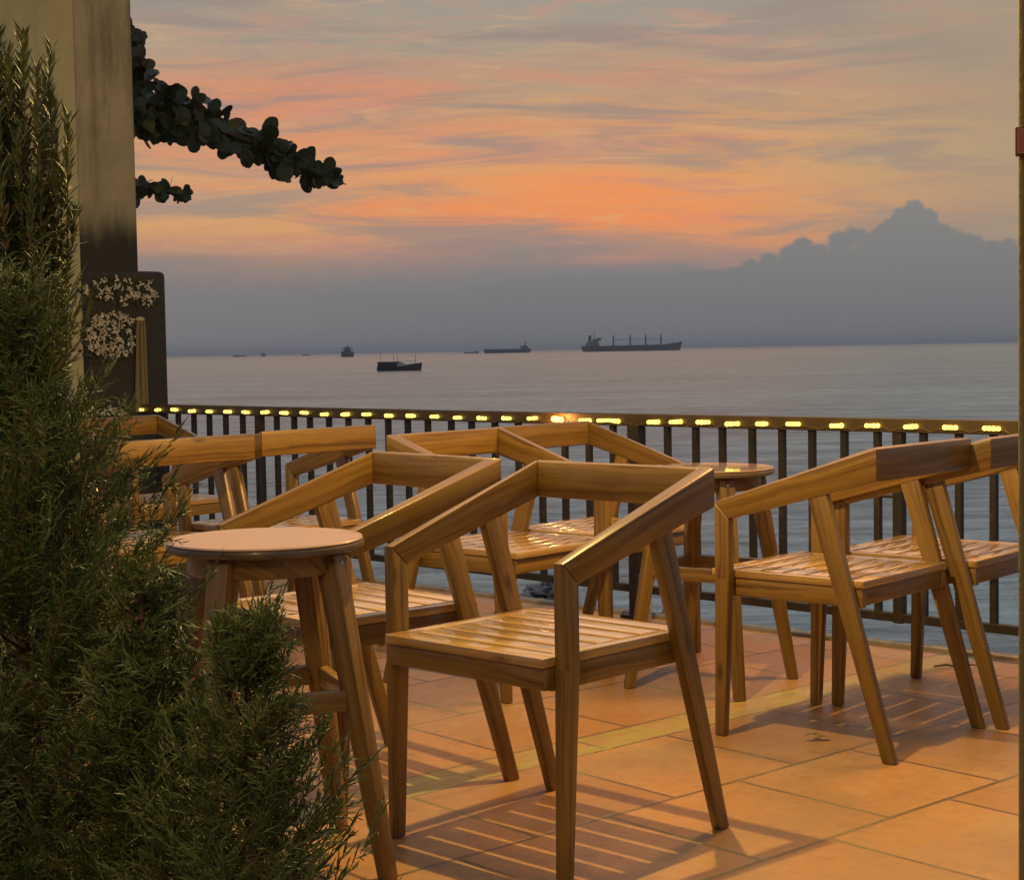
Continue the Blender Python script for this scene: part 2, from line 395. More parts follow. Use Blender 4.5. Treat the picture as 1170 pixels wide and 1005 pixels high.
for a, b2 in zip(edge_pts, edge_pts[1:]):
    a = Vector((*a, 0)); b2 = Vector((*b2, 0)); d = (b2 - a).normalized(); n = Vector((d.y, -d.x, 0))
    if n.y < 0: n = -n
    q = lambda p, w, z: (p.x + n.x * w, p.y + n.y * w, z)
    hexa(bm, [q(a, 0, -.35), q(a, .055, -.35), q(a, .055, .012), q(a, 0, .012)], [q(b2, 0, -.35), q(b2, .055, -.35), q(b2, .055, .012), q(b2, 0, .012)])
    hexa(bm, [q(a, -.3, -4.3), q(a, -.01, -4.3), q(a, -.01, -.35), q(a, -.3, -.35)], [q(b2, -.3, -4.3), q(b2, -.01, -4.3), q(b2, -.01, -.35), q(b2, -.3, -.35)])
tag(mesh_obj('terrace_edge', bm, CONC), kind='structure')

def sea_mat():
    mt, nt, b = material('sea_water')
    g = nt.node('ShaderNodeTexCoord'); o = g.outputs['Object']
    x, y, z = nt.sep(o)
    dist = nt.m('SQRT', nt.m('ADD', nt.m('MULTIPLY', x, x), nt.m('MULTIPLY', y, y)))
    w1 = nt.noise(nt.mapping(o, (.38, 1.0, 1), rot=(0, 0, .2)), 1.0, 5, .55, .8)
    w2 = nt.noise(nt.mapping(o, (.07, .26, 1), rot=(0, 0, -.12)), 1.0, 6, .62, .5)
    w3 = nt.noise(nt.mapping(o, (.012, .045, 1)), 1.0, 4, .55)
    h = nt.m('ADD', nt.m('MULTIPLY', w1, .65), nt.m('ADD', nt.m('MULTIPLY', w2, 1.5), nt.m('MULTIPLY', w3, 4.0)))
    base_ = nt.ramp(nt.m('DIVIDE', dist, 400), [(0, (.22, .32, .32, 1)), (.12, (.32, .38, .33, 1)), (.5, (.29, .345, .28, 1)), (1, (.27, .33, .265, 1))])  # raised base colour stands in for part of the sky reflection
    w4 = nt.noise(nt.mapping(o, (.0016, .0085, 1), rot=(0, 0, .05)), 1.0, 5, .6, .4)
    w5 = nt.noise(nt.mapping(o, (.05, .21, 1), rot=(0, 0, .1), loc=(7, 3, 0)), 1.0, 6, .66, .6)
    mott = nt.m('ADD', nt.m('MULTIPLY', nt.m('SUBTRACT', w5, .5), 2.6), nt.m('ADD', nt.m('MULTIPLY', nt.m('SUBTRACT', w3, .5), 1.5), nt.m('MULTIPLY', nt.m('SUBTRACT', w4, .5), .8)))  # light and dark of the ripples put into the base colour
    mott = nt.m('ADD', mott, nt.m('MULTIPLY', nt.m('SUBTRACT', w1, .5), 3.4))
    k_ = nt.m('ADD', 1, mott)
    base_ = nt.mix(1.0, base_, nt.xyz(k_, k_, k_), 'MULTIPLY')
    foam = nt.m('MULTIPLY', nt.smooth(w1, .66, .76), nt.m('SUBTRACT', 1, nt.smooth(dist, 26, 46)))
    base_ = nt.mix(nt.m('MULTIPLY', foam, .6), base_, (.62, .64, .62, 1))
    nt.put(b.inputs['Base Color'], base_)
    nt.put(b.inputs['Roughness'], nt.ramp(nt.m('DIVIDE', dist, 3000), [(0, (.08,) * 3), (.05, (.16,) * 3), (1, (.25,) * 3)]))
    b.inputs['IOR'].default_value = 1.33
    nt.put(b.inputs['Normal'], nt.bump(h, nt.sep(nt.ramp(nt.m('DIVIDE', dist, 1500), [(0, (.8,) * 3), (.06, (.6,) * 3), (1, (.22,) * 3)]))[0], 1.0))
    return mt
bm = new_bm()
ys = [2, 30, 120, 500, 2000, 9000, 70000]
rows = []
for yv in ys:
    w = max(60, yv * 1.3); rows.append([bm.verts.new((-w + 2 * w * i / 6, yv, 0)) for i in range(7)])
for a, b2 in zip(rows, rows[1:]):
    for i in range(6): bm.faces.new((a[i], a[i + 1], b2[i + 1], b2[i]))
sea = mesh_obj('sea', bm, sea_mat(), loc=(0, 0, SEA_Z)); tag(sea, kind='structure')
bm = new_bm(); box(bm, (-60, -40, -4.4), (60, 4.0, -4.15)); tag(mesh_obj('shore_ground', bm, CONC), kind='structure')

# rocks in the shallow water
ROCK, nt, b = material('wet_dark_rock')
g = nt.node('ShaderNodeTexCoord'); n = nt.noise(g.outputs['Object'], 6, 6, .7)
nt.put(b.inputs['Base Color'], nt.ramp(n, [(.35, (.012, .013, .015, 1)), (.7, (.045, .045, .045, 1))])); b.inputs['Roughness'].default_value = .35
nt.put(b.inputs['Normal'], nt.bump(n, .6, .05))
def rock(x, y, sx, sy, sz, seed, label):
    bm = new_bm(); bmesh.ops.create_icosphere(bm, subdivisions=4, radius=1)
    for v in bm.verts:
        k = 1 + .55 * mnoise.noise(v.co * 1.6 + Vector((seed, 0, 0))) + .22 * mnoise.noise(v.co * 4.5 + Vector((seed, 3, 0)))
        v.co = Vector((v.co.x * sx, v.co.y * sy, v.co.z * sz)) * k
    o = mesh_obj('rock', bm, ROCK, loc=(x, y, SEA_Z + sz * .15), smooth='all')
    tag(o, label, 'rock', 'dark rocks in the shallow water below the terrace')
def sea_at(u, v):
    """a point on the water"""
    X_ = (u - 585); Y_ = v - 502.5; cr, sr = math.cos(ROLL), math.sin(ROLL)
    x = X_ * cr + Y_ * sr; y = -X_ * sr + Y_ * cr
    d = F0 + R0 * (x / FOC) + U0 * (-y / FOC); t = (SEA_Z - CAM_H) / d.z
    return d.x * t, d.y * t
x, y = sea_at(604, 687); rock(x, y, .36, .5, .14, 1, 'low flat dark rock awash left of the nearest chair, leftmost of the rocks')
x, y = sea_at(620, 683); rock(x, y, .45, .6, .22, 5, 'dark humped rock in the water just right of the low flat rock')
x, y = sea_at(638, 681); rock(x, y, .4, .6, .3, 9, 'tallest dark rock in the water seen between the nearest chair and its left neighbour')
x, y = sea_at(765, 709); rock(x, y, .2, .35, .17, 13, 'small dark rock by itself in the water seen under the right-hand round table')

# ------------------------------------------------------------ railing
RAILP = [Vector((3.62, 3.42, 0)), Vector((1.656, 5.315, 0)), Vector((.198, 6.695, 0)), Vector((-1.99, 8.903, 0))]
seg = [(RAILP[1], RAILP[2]), (RAILP[2], RAILP[3])]
L0 = (RAILP[2] - RAILP[1]).length
def rail_at(s):
    if s < 0: a, b2 = RAILP[1], RAILP[0]; return a + (b2 - a).normalized() * (-s), (a - b2).normalized()
    if s <= L0: a, b2 = seg[0]; return a + (b2 - a).normalized() * s, (b2 - a).normalized()
    a, b2 = seg[1]; return a + (b2 - a).normalized() * (s - L0), (b2 - a).normalized()
rail = empty('railing', RAILP[1]); tag(rail, 'dark iron balustrade of thin upright bars along the terrace edge above the sea', 'railing')
def lp(v): return v - RAILP[1]
def railbar(bm, z0, z1, w, pts):
    for a, b2 in zip(pts, pts[1:]):
        d = (b2 - a).normalized(); n = Vector((-d.y, d.x, 0)) * w / 2
        q = lambda p, s, z: tuple(lp(p) + n * s + Vector((0, 0, z)))
        hexa(bm, [q(a, -1, z0), q(a, 1, z0), q(a, 1, z1), q(a, -1, z1)], [q(b2, -1, z0), q(b2, 1, z0), q(b2, 1, z1), q(b2, -1, z1)])
RAILM = metal_paint('led_glow_brown_rail', (.055, .038, .016), .4)  # browner than the bars: glow of the light string put into the colour
bm = new_bm(); railbar(bm, .752, .80, .045, RAILP); mesh_obj('top_rail', bm, RAILM, rail, bevel=.003)
bm = new_bm(); railbar(bm, .098, .128, .03, RAILP); mesh_obj('bottom_rail', bm, IRON, rail, bevel=.002)
bars = [-1.9 + .133 * i for i in range(14)] + [-.03, .102, .227, .359, .536, .669, .802, .93, 1.061, 1.196, 1.32, 1.455, 1.728, 1.854, 1.984, 2.114, 2.25, 2.39, 2.534, 2.663, 2.816, 2.951, 3.086, 3.227,
        3.371, 3.516, 3.662, 3.786, 3.926, 4.21, 4.357, 4.502, 4.643, 4.788, 4.93]
for s in bars:
    p, d = rail_at(s); bm = new_bm(); w = .011; p = lp(p)
    nn = Vector((-d.y, d.x, 0)) * w; dd_ = d * w
    c4 = [p - nn - dd_, p + nn - dd_, p + nn + dd_, p - nn + dd_]
    hexa(bm, [tuple(c + Vector((0, 0, .128))) for c in c4], [tuple(c + Vector((0, 0, .752))) for c in c4])
    mesh_obj('upright_bar', bm, IRON, rail)
for s, w, x0 in ((1.61, .027, 0), (.452, .018, 0), (4.067, .019, 0), (-1.2, .022, 0)):
    p, d = rail_at(s); bm = new_bm(); p = lp(p); nn = Vector((-d.y, d.x, 0)) * w; dd_ = d * w
    c4 = [p - nn - dd_, p + nn - dd_, p + nn + dd_, p - nn + dd_]
    hexa(bm, [tuple(c + Vector((0, 0, 0.0 if s == 1.61 else .094))) for c in c4], [tuple(c + Vector((0, 0, .765))) for c in c4])
    po = mesh_obj('post', bm, IRON, rail, bevel=.003)
    if s != 1.61: continue
    bm = new_bm(); nn *= 1.9; dd_ *= 1.9; c4 = [p - nn - dd_, p + nn - dd_, p + nn + dd_, p - nn + dd_]
    hexa(bm, [tuple(c + Vector((0, 0, 0.0))) for c in c4], [tuple(c + Vector((0, 0, .012))) for c in c4])
    mesh_obj('base_plate', bm, IRON, po, bevel=.002)
a, _ = rail_at(.452); b2, _ = rail_at(.527)
bm = new_bm(); tube(bm, lp(a) + Vector((0, 0, .53)), lp(b2) + Vector((0, 0, .53)), .006); mesh_obj('latch', bm, IRON, rail)
# small grey pipe by the thick post
bm = new_bm(); p, d = rail_at(1.53); lathe(bm, [(.022, 0), (.022, .16), (.026, .165), (.026, .185), (.0, .187)][:4], 20)
PIPE = plaster('grey_pipe_plastic', (.28, .29, .27, 1), (.33, .33, .30, 1), (.12, .11, .09, 1))
o = mesh_obj('drain_pipe', bm, PIPE, loc=tuple(p + Vector((-.04, -.09, 0))), smooth=True); tag(o, 'short upright grey pipe stub beside the thick railing post', 'pipe')

# LED string along the rail
led = empty('light_string', RAILP[1]); tag(led, 'string of glowing yellow light modules along the top rail of the balustrade', 'string lights')
LEDM = glow('led_yellow_green', (1.0, .72, .12), 2.6); LEDH = glow('led_warm_white', (1.0, .50, .10), 4.5)
CLEAR, nt, b = material('clear_sleeve'); b.inputs['Base Color'].default_value = (.10, .08, .03, 1); b.inputs['Roughness'].default_value = .3
leds = [5.104, 4.935, 4.776, 4.615, 4.457, 4.296, 4.14, 3.98, 3.828, 3.667, 3.513, 3.357, 3.202, 3.044, 2.894, 2.739, 2.59, 2.438, 2.288, 2.136, 1.994, 1.848, 1.757, 1.70, 1.50,
        1.392, 1.262, 1.128, .997, .862, .682, .539, .39, .243, .095, -.05, -.2, -.35]
cab = []
for k, s in enumerate(leds):
    p, d = rail_at(s); n = Vector((-d.y, d.x, 0)); n = n if n.y < 0 else -n
    tilt = rnd.uniform(-.07, .07); z = .772 + rnd.uniform(-.003, .003); hot = (k == 20)
    bm = new_bm(); half = .0225 * rnd.uniform(.85, 1.1)
    for j in range(4):
        c = lp(p) + n * .031 + d * (-half + half * 2 * j / 3) + Vector((0, 0, z + tilt * (-half + half * 2 * j / 3)))
        r = bmesh.ops.create_uvsphere(bm, u_segments=10, v_segments=7, radius=(.0085 if not hot else .0125) * rnd.uniform(.8, 1.1))
        bmesh.ops.translate(bm, verts=r['verts'], vec=c)
    e0, e1 = lp(p) + n * .030 + d * (-half) + Vector((0, 0, z - tilt * half)), lp(p) + n * .030 + d * half + Vector((0, 0, z + tilt * half))
    tube(bm, e0, e1, .0068, .0068, 10)
    if hot:
        hl = bpy.data.lights.new('module_light', 'POINT'); hl.energy = 1.6; hl.color = (1, .38, .08); hl.shadow_soft_size = .02
        ho_ = bpy.data.objects.new('module_light', hl); C.objects.link(ho_); ho_.parent = led; ho_.location = lp(p) + n * .075 + Vector((0, 0, z))
    lo = mesh_obj('light_module', bm, LEDH if hot else LEDM, led, smooth='all')
    cab += [(s - .045, z - .006), (s, z - .011), (s + .045, z - .006), (s + .078, z - .017 + rnd.uniform(-.004, .004))]
cab.sort()
pts = []
for s, z in cab:
    p, d = rail_at(s); n = Vector((-d.y, d.x, 0)); n = n if n.y < 0 else -n
    pts.append(lp(p) + n * .0262 + Vector((0, 0, z)))
bm = new_bm(); polytube(bm, pts, .0018, 5); mesh_obj('cable', bm, CLEAR, led, smooth='all')

# ------------------------------------------------------------ chairs
def make_chair():
    root = empty('armchair'); tag(root, 'armchair', 'chair')
    W, A, B_, DB, HB = .25, .636, .794, .469, .085
    TH = .028            # board thickness
    xo = W + .012; xi = xo - TH
    for s in (1, -1):
        X0, X1 = (xi, xo) if s > 0 else (-xo, -xi)
        # front leg: mitred under the arm, tapering to the foot, foot slightly forward
        bm = new_bm()
        f = lambda x, y, z: (x, y, z)
        top = [f(X0, .022, A), f(X1, .022, A), f(X1, -.024, .592), f(X0, -.024, .592)]
        tx = .005
        xa, xb = (X0 + tx * .2, X1 - tx) if s > 0 else (X0 + tx, X1 - tx * .2)
        mid = [f(X0, .022, .43), f(X1, .022, .43), f(X1, -.024, .43), f(X0, -.024, .43)]
        bot = [f(xa, .030, 0), f(xb, .030, 0), f(xb, -.002, 0), f(xa, -.002, 0)]
        hexa(bm, bot, mid); hexa(bm, mid, top)
        bmesh.ops.remove_doubles(bm, verts=bm.verts, dist=1e-5)
        dup = {}
        for fc_ in bm.faces[:]:
            k = tuple(sorted(v.index for v in fc_.verts))
            c_ = fc_.calc_center_median()
            if abs(c_.z - .43) < 1e-4: bm.faces.remove(fc_)
        mesh_obj('leg', bm, WOOD, root, bevel=.0035, smooth=40)
        # arm board
        bm = new_bm()
        a0 = [f(X0, .0225, A + .0005), f(X1, .0225, A + .0005), f(X1, -.0235, .5925), f(X0, -.0235, .5925)]
        b0 = [f(X0, -DB + (TH if s > 0 else TH), B_), f(X1, -DB, B_), f(X1, -DB, B_ - HB), f(X0, -DB + TH, B_ - HB)]
        if s < 0: b0 = [f(X0, -DB, B_), f(X1, -DB + TH, B_), f(X1, -DB + TH, B_ - HB), f(X0, -DB, B_ - HB)]
        hexa(bm, a0, b0); mesh_obj('armrest', bm, WOOD, root, bevel=.004, smooth=40)
        # rear leg
        bm = new_bm()
        e = .002
        X0e, X1e = X0 + e, X1 - e
        zt = .688; yt = -.29 - .0; yf = -.495
        # stays beneath the arm's top surface
        topz = lambda y: .592 + (.709 - .592) * ((-y - .024) / (DB - .024)) + .02
        y1, y2 = -.262, -.318
        hexa(bm, [f(X0e, yf + .018, 0), f(X1e, yf + .018, 0), f(X1e, yf - .018, 0), f(X0e, yf - .018, 0)],
             [f(X0e, y1, topz(y1)), f(X1e, y1, topz(y1)), f(X1e, y2, topz(y2)), f(X0e, y2, topz(y2))])
        mesh_obj('leg', bm, WOOD, root, bevel=.0035, smooth=40)
    # back board (mitred into the arms)
    bm = new_bm()
    g_ = .0006
    hexa(bm, [(-xo + g_, -DB - .0005, B_ - HB), (-xo + g_, -DB - .0005, B_), (-xi - g_, -DB + TH, B_), (-xi - g_, -DB + TH, B_ - HB)],
         [(xo - g_, -DB - .0005, B_ - HB), (xo - g_, -DB - .0005, B_), (xi + g_, -DB + TH, B_), (xi + g_, -DB + TH, B_ - HB)])
    mesh_obj('backrest', bm, WOOD, root, bevel=.004, smooth=40)
    # seat: slats with a board down each side
    S = .452; wx = xi - .003; y0, y1 = .052, -.412; th = .02
    bm = new_bm()
    sb = .034
    fr = .058
    box(bm, (-wx, y0 - fr, S - th), (wx, y0, S), 0)                 # front board
    yb = y1 + .05
    box(bm, (-wx, y1, S - th), (wx, yb, S), 0)                      # rear board
    for s in (1, -1):
        box(bm, (min(s * wx, s * (wx - sb)), yb + .0004, S - th), (max(s * wx, s * (wx - sb)), y0 - fr - .0004, S), 1)
    n = 5; span = (y0 - fr) - yb; gap = .0105; sw = (span - gap * (n + 1)) / n
    for k in range(n):
        ya = yb + gap + k * (sw + gap); box(bm, (-wx + sb + .0005, ya, S - th + .001), (wx - sb - .0005, ya + sw, S - .0008), 0)
    mesh_obj('seat', bm, SEATW, root, bevel=.0028, smooth=40)
    # frame under the seat
    bm = new_bm()
    box(bm, (-wx + .004, y0 - .03, S - .066), (wx - .004, y0 - .008, S - th - .0005), 0)
    for s in (1, -1):
        a_, b_ = s * (wx - .003), s * (wx - .024)
        box(bm, (min(a_, b_), y1 + .004, S - .070), (max(a_, b_), y0 - .0305, S - th - .0005), 1)
    box(bm, (-wx + .026, y1 + .006, S - .066), (wx - .026, y1 + .028, S - th - .0005), 0)
    mesh_obj('seat_frame', bm, WOOD, root, bevel=.003, smooth=40)
    return root
CH = [  # x, y, heading of the front (degrees), label
    (-.078, 3.374, 226.1, 'nearest wooden armchair, standing alone in the middle of the terrace and facing front left'),
    (-.553, 3.864, 220.4, 'wooden armchair between the pale round table and the nearest chair, partly hidden by both'),
    (.731, 4.599, 138.6, 'armchair at right seen from outside, front one of its pair, dry leaf beside its legs'),
    (1.115, 4.952, 139.2, 'wooden armchair at the far right, behind its twin and cut by the photo edge'),
    (-1.012, 6.065, 137.0, 'wooden armchair behind the pale round table, its plain back board ending below the railing lights'),
    (-1.373, 5.558, 137.3, 'reddish brown armchair rising from behind the juniper, its back board turned to the viewer'),
    (.125, 5.072, -41.9, 'wooden armchair behind the nearest chair, the left one of the two facing right'),
    (.451, 5.474, -41.8, 'wooden armchair closest to the railing, under the brightest orange light, facing right'),
    (-1.389, 6.866, -39.3, 'wooden armchair at the far left in front of the pillar base, mostly hidden by greenery'),
]
proto = make_chair()
for i, (x, y, a, lab) in enumerate(CH):
    c = proto if i == 0 else copy_tree(proto)
    c.location = (x, y, .001); c.rotation_euler = (0, 0, R(a) - PI / 2)
    tag(c, lab, 'chair', 'matching wooden armchairs set out on the terrace')

# ------------------------------------------------------------ round tables
def make_table():
    root = empty('round_table')
    H, RT_ = .680, .200
    bm = new_bm(); lathe(bm, [(RT_ - .004, H - .006), (RT_ - .001, H - .003), (RT_ - .003, H)], 72); mesh_obj('tabletop', bm, TOPW, root, smooth=30)
    bm = new_bm(); lathe(bm, [(RT_ - .012, H - .024), (RT_, H - .020), (RT_ + .0015, H - .012), (RT_ - .001, H - .0062)], 72); mesh_obj('edge_band', bm, EDGEW, root, smooth=40)
    bm = new_bm(); lathe(bm, [(.158, H - .066), (.160, H - .064), (.160, H - .0245)], 48); mesh_obj('apron', bm, WOOD, root, smooth=40)
    legs = []
    for k in range(4):
        a = k * PI / 2
        ca, sa = math.cos(a), math.sin(a)
        def P(r, t, z): return (r * ca - t * sa, r * sa + t * ca, z)
        bm = new_bm(); w0, w1 = .025, .017
        zt = H - .026
        r0, r1 = .150, .27
        hexa(bm, [P(r1 - w1, -w1, 0), P(r1 + w1 * .8, -w1, 0), P(r1 + w1 * .8, w1, 0), P(r1 - w1, w1, 0)],
             [P(r0 - w0, -w0, zt), P(r0 + w0, -w0, zt), P(r0 + w0, w0, zt), P(r0 - w0, w0, zt)])
        mesh_obj('leg', bm, WOOD, root, bevel=.004, smooth=40)
        bm = new_bm(); c0 = Vector(P(r0 + w0 + .001, 0, H - .045)); tube(bm, c0, c0 + Vector((ca, sa, 0)) * .003, .0045, n=12)
        mesh_obj('screw', bm, SCREW, root)
    zs = .36; rs = .27 + (.150 - .27) * zs / .654
    for k in range(4):
        a, b_ = k * PI / 2, (k + 1) * PI / 2
        p0 = Vector((rs * math.cos(a), rs * math.sin(a), 0)); p1 = Vector((rs * math.cos(b_), rs * math.sin(b_), 0)); d = (p1 - p0).normalized()
        p0 += d * .022; p1 -= d * .022; n = Vector((-d.y, d.x, 0)) * .011
        q = lambda p, s_, z: tuple(p + n * s_ + Vector((0, 0, z)))
        dz = 0 if k % 2 else .0
        bm = new_bm(); hexa(bm, [q(p0, -1, zs - .02), q(p0, 1, zs - .02), q(p0, 1, zs + .022), q(p0, -1, zs + .022)], [q(p1, -1, zs - .02), q(p1, 1, zs - .02), q(p1, 1, zs + .022), q(p1, -1, zs + .022)])
        mesh_obj('stretcher', bm, WOOD, root, bevel=.003, smooth=40)
    return root
TOPW.node_tree.nodes['Principled BSDF'].inputs['Coat Roughness'].default_value = .05; TOPW.node_tree.nodes['Principled BSDF'].inputs['Coat Weight'].default_value = 1
SCREW, nt, b = material('steel_screw'); b.inputs['Base Color'].default_value = (.7, .68, .6, 1); b.inputs['Metallic'].default_value = 1; b.inputs['Roughness'].default_value = .25
t1 = make_table(); t1.location = (-.508, 3.35, .001); t1.rotation_euler = (0, 0, R(-24))
tag(t1, 'small round wooden table with a smooth pale pinkish top, in front beside the juniper', 'table', 'round wooden tables on the terrace')
t2 = copy_tree(t1); t2.location = (.615, 5.12, .001); t2.rotation_euler = (0, 0, R(11))
tag(t2, 'small round wooden table near the railing, its glossy top mirroring the yellow lights', 'table', 'round wooden tables on the terrace')

# ------------------------------------------------------------ left wall, pillar and base
YEL = plaster('lamplit_yellow_plaster', (.60, .48, .19, 1), (.68, .55, .23, 1), (.42, .32, .14, 1), 2.5, .55, .85)  # yellow side brightened: lamp light falling on it put into the colour
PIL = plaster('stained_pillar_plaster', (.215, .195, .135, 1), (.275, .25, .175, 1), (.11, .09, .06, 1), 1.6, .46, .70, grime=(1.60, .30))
DARKP = plaster('mouldy_dark_plaster', (.016, .017, .014, 1), (.024, .025, .02, 1), (.010, .010, .008, 1), 3)
px = lambda u, Yd: (u - 585) * Yd / FOC
ZB = 1.527
d_ = ray(93, 300); P0 = Vector((d_.x / d_.y * 8.75, 8.75, 0)); PA = R(41.2); PC, PS = math.cos(PA), math.sin(PA)
def on_face(u, v, out=0.0):
    # where the view ray meets the right-hand face of the block: local x along it and height
    dr = ray(u, v); t = dr.x / dr.y; ox, oy = P0.x + PS * out, P0.y - PC * out
    xl = (t * oy - ox) / (PC - t * PS); Yd = oy + PS * xl
    return xl, CAM_H + dr.z / dr.y * Yd
W_P = on_face(156, 220)[0]; W_B = on_face(192.5, 400, .04)[0]; ZB = on_face(140, 309, .04)[1]
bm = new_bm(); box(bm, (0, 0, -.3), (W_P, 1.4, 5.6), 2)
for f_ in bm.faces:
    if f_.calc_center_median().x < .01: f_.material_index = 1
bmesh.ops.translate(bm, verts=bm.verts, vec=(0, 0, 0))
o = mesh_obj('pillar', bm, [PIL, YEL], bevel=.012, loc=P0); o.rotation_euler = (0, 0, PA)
tag(o, 'tall square pillar at left, lamplit yellow on one side and stained brown with black mould on the other', 'pillar')
bm = new_bm(); box(bm, (.006, -.04, 0), (W_B, .45, ZB), 2)
o = mesh_obj('pillar_base', bm, DARKP, bevel=.03, segs=4, smooth=40, loc=P0); o.rotation_euler = (0, 0, PA); tag(o, 'broad dark mouldy block under the pillar where the railing ends', 'pillar base')
# white blossoms on the dark block
PETAL, nt, b = material('white_petal'); g = nt.node('ShaderNodeTexCoord'); n = nt.noise(g.outputs['Object'], 20, 2)
nt.put(b.inputs['Base Color'], nt.mix(n, (.52, .50, .46, 1), (.34, .33, .29, 1))); b.inputs['Roughness'].default_value = .7
VINE, nt, b = material('dark_vine_leaf'); b.inputs['Base Color'].default_value = (.018, .025, .012, 1); b.inputs['Roughness'].default_value = .7
def blossoms(name, label, spots, yface, seed, group):
    rr = random.Random(seed)
    root = empty(name, P0, PA); tag(root, label, 'flowers', group)
    V, F = [], []
    for (u, v, w) in spots:
        cx, cz = on_face(u, v, .05)
        nP = rr.choice((2, 3, 4, 5)) ; a0 = rr.uniform(0, 2 * PI)
        for k in range(nP):
            a = a0 + 2 * PI * k / max(nP, 3) + rr.uniform(-.3, .3); ln = w * rr.uniform(.28, .55) / 210; wd = ln * rr.uniform(.45, .75)
            d = Vector((math.cos(a), -.35 + rr.uniform(-.3, .2), math.sin(a))); t = Vector((-math.sin(a), rr.uniform(-.2, .2), math.cos(a)))
            o_ = Vector((cx, -.047 - rr.uniform(0, .03), cz)); base_ = len(V)
            prof = [(0, .2), (.25, .8), (.55, 1), (.85, .7), (1, .15)]
            for (q, h) in prof:
                cpt = o_ + d * ln * q + Vector((0, -.012 * math.sin(q * 3), 0))
                V += [tuple(cpt - t * wd * h / 2), tuple(cpt + Vector((0, .006, 0))), tuple(cpt + t * wd * h / 2)]
            for i in range(4):
                for j in range(2): q0 = base_ + i * 3 + j; F.append((q0, q0 + 1, q0 + 4, q0 + 3))
    fan_mesh('petals', V, F, PETAL, root, True)
    V, F = [], []
    for (u, v, w) in spots:
        cx, cz = on_face(u, v, .05)
        for k in range(3):
            a = rr.uniform(0, 2 * PI); ln = .035; o_ = Vector((cx + rr.uniform(-.03, .03), -.044 - rr.uniform(0, .012), cz + rr.uniform(-.03, .03)))
            d = Vector((math.cos(a), -.2, math.sin(a))) * ln; t = Vector((-math.sin(a), 0, math.cos(a))) * ln * .3; b0 = len(V)
            V += [tuple(o_), tuple(o_ + d * .5 + t), tuple(o_ + d), tuple(o_ + d * .5 - t)]; F.append((b0, b0 + 1, b0 + 2, b0 + 3))
    fan_mesh('leaves', V, F, VINE, root)
YF = 8.8
rr = random.Random(3)
sp = []
for i in range(70): u = rr.uniform(95, 178); sp.append((u, 324 + (u - 95) * .16 + rr.gauss(0, 6.5), rr.uniform(6, 9)))
blossoms('flower_spray', 'loose band of white blossoms across the top of the dark pillar block', sp, YF, 1, 'white blossoms on the dark pillar block')
sp = []
for i in range(125):
    a = rr.uniform(0, 2 * PI); q = math.sqrt(rr.uniform(0, 1)); sp.append((126 + 31 * q * math.cos(a), 384 + 27 * q * math.sin(a), rr.uniform(6, 9)))
blossoms('flower_spray', 'dense round cluster of white blossoms in the middle of the dark pillar block', sp, YF, 2, 'white blossoms on the dark pillar block')
sp = [(97 + 2.2 * i, 470 + rr.gauss(0, 3), rr.uniform(8, 10)) for i in range(20)]
blossoms('flower_spray', 'few white buds low on the pillar block just above the leftmost chair back', sp, YF, 4, 'white blossoms on the dark pillar block')
# hanging cream cloth
CLOTH, nt, b = material('cream_cloth'); g = nt.node('ShaderNodeTexCoord'); n = nt.noise(nt.mapping(g.outputs['Object'], (30, 30, 3)), 1, 4)
nt.put(b.inputs['Base Color'], nt.mix(n, (.30, .25, .14, 1), (.42, .36, .22, 1))); b.inputs['Roughness'].default_value = .9
bm = new_bm(); cols = 28
(cx0, zt), (cx1, zb) = on_face(160, 366, .06), on_face(162, 470, .06)
grid = []
for j in range(30):
    q = j / 29; z = zt + (zb - zt) * q; c = cx0 + (cx1 - cx0) * q; w = (.030 + .008 * q - .012 * math.exp(-q * 18))
    row = []
    for i in range(cols):
        s = i / (cols - 1) * 2 - 1
        row.append(bm.verts.new((c + w * s, -.07 - .014 * math.cos(s * 9 + .6 * math.sin(q * 5)) - .008 * math.sin(s * 4), z)))
    grid.append(row)
for a, b2 in zip(grid, grid[1:]):
    for i in range(cols - 1): bm.faces.new((a[i], a[i + 1], b2[i + 1], b2[i]))
ret = bmesh.ops.solidify(bm, geom=bm.faces[:], thickness=.004)
bmesh.ops.create_uvsphere(bm, u_segments=14, v_segments=8, radius=.02, matrix=Matrix.Translation((cx0, -.06, zt + .006)) @ Matrix.Diagonal((1.4, 1, .7, 1)))
o = mesh_obj('hanging_cloth', bm, CLOTH, loc=P0, smooth='all'); o.rotation_euler = (0, 0, PA); tag(o, 'narrow pleated cream cloth hanging down the dark pillar block', 'cloth')

# ------------------------------------------------------------ near column on the right edge with red sign
COL = plaster('olive_plaster', (.13, .11, .05, 1), (.17, .145, .07, 1), (.07, .06, .03, 1), 3, .5, .75)
YC = 3.0
bm = new_bm(); xc = px(1164.5, YC)
box(bm, (0, 0, 0), (.28, .28, 3.0), 2); o = mesh_obj('column', bm, COL, bevel=.006, loc=(xc, YC, 0)); o.rotation_euler = (0, 0, R(-18.5)); tag(o, 'olive yellow plastered column cut off by the right edge of the photo', 'column')
RED, nt, b = material('red_sign_paint'); b.inputs['Base Color'].default_value = (.20, .022, .02, 1); b.inputs['Roughness'].default_value = .45
REDD, nt, b = material('dark_red_frame'); b.inputs['Base Color'].default_value = (.09, .02, .012, 1); b.inputs['Roughness'].default_value = .5
LINE, nt, b = material('pale_sign_line'); b.inputs['Base Color'].default_value = (.42, .20, .15, 1)
sg = empty('red_sign', (px(1157.5, YC), YC - .018, 0)); sg.rotation_euler = (0, 0, R(-18.5)); tag(sg, 'small red framed sign fixed to the column at the right edge', 'sign')
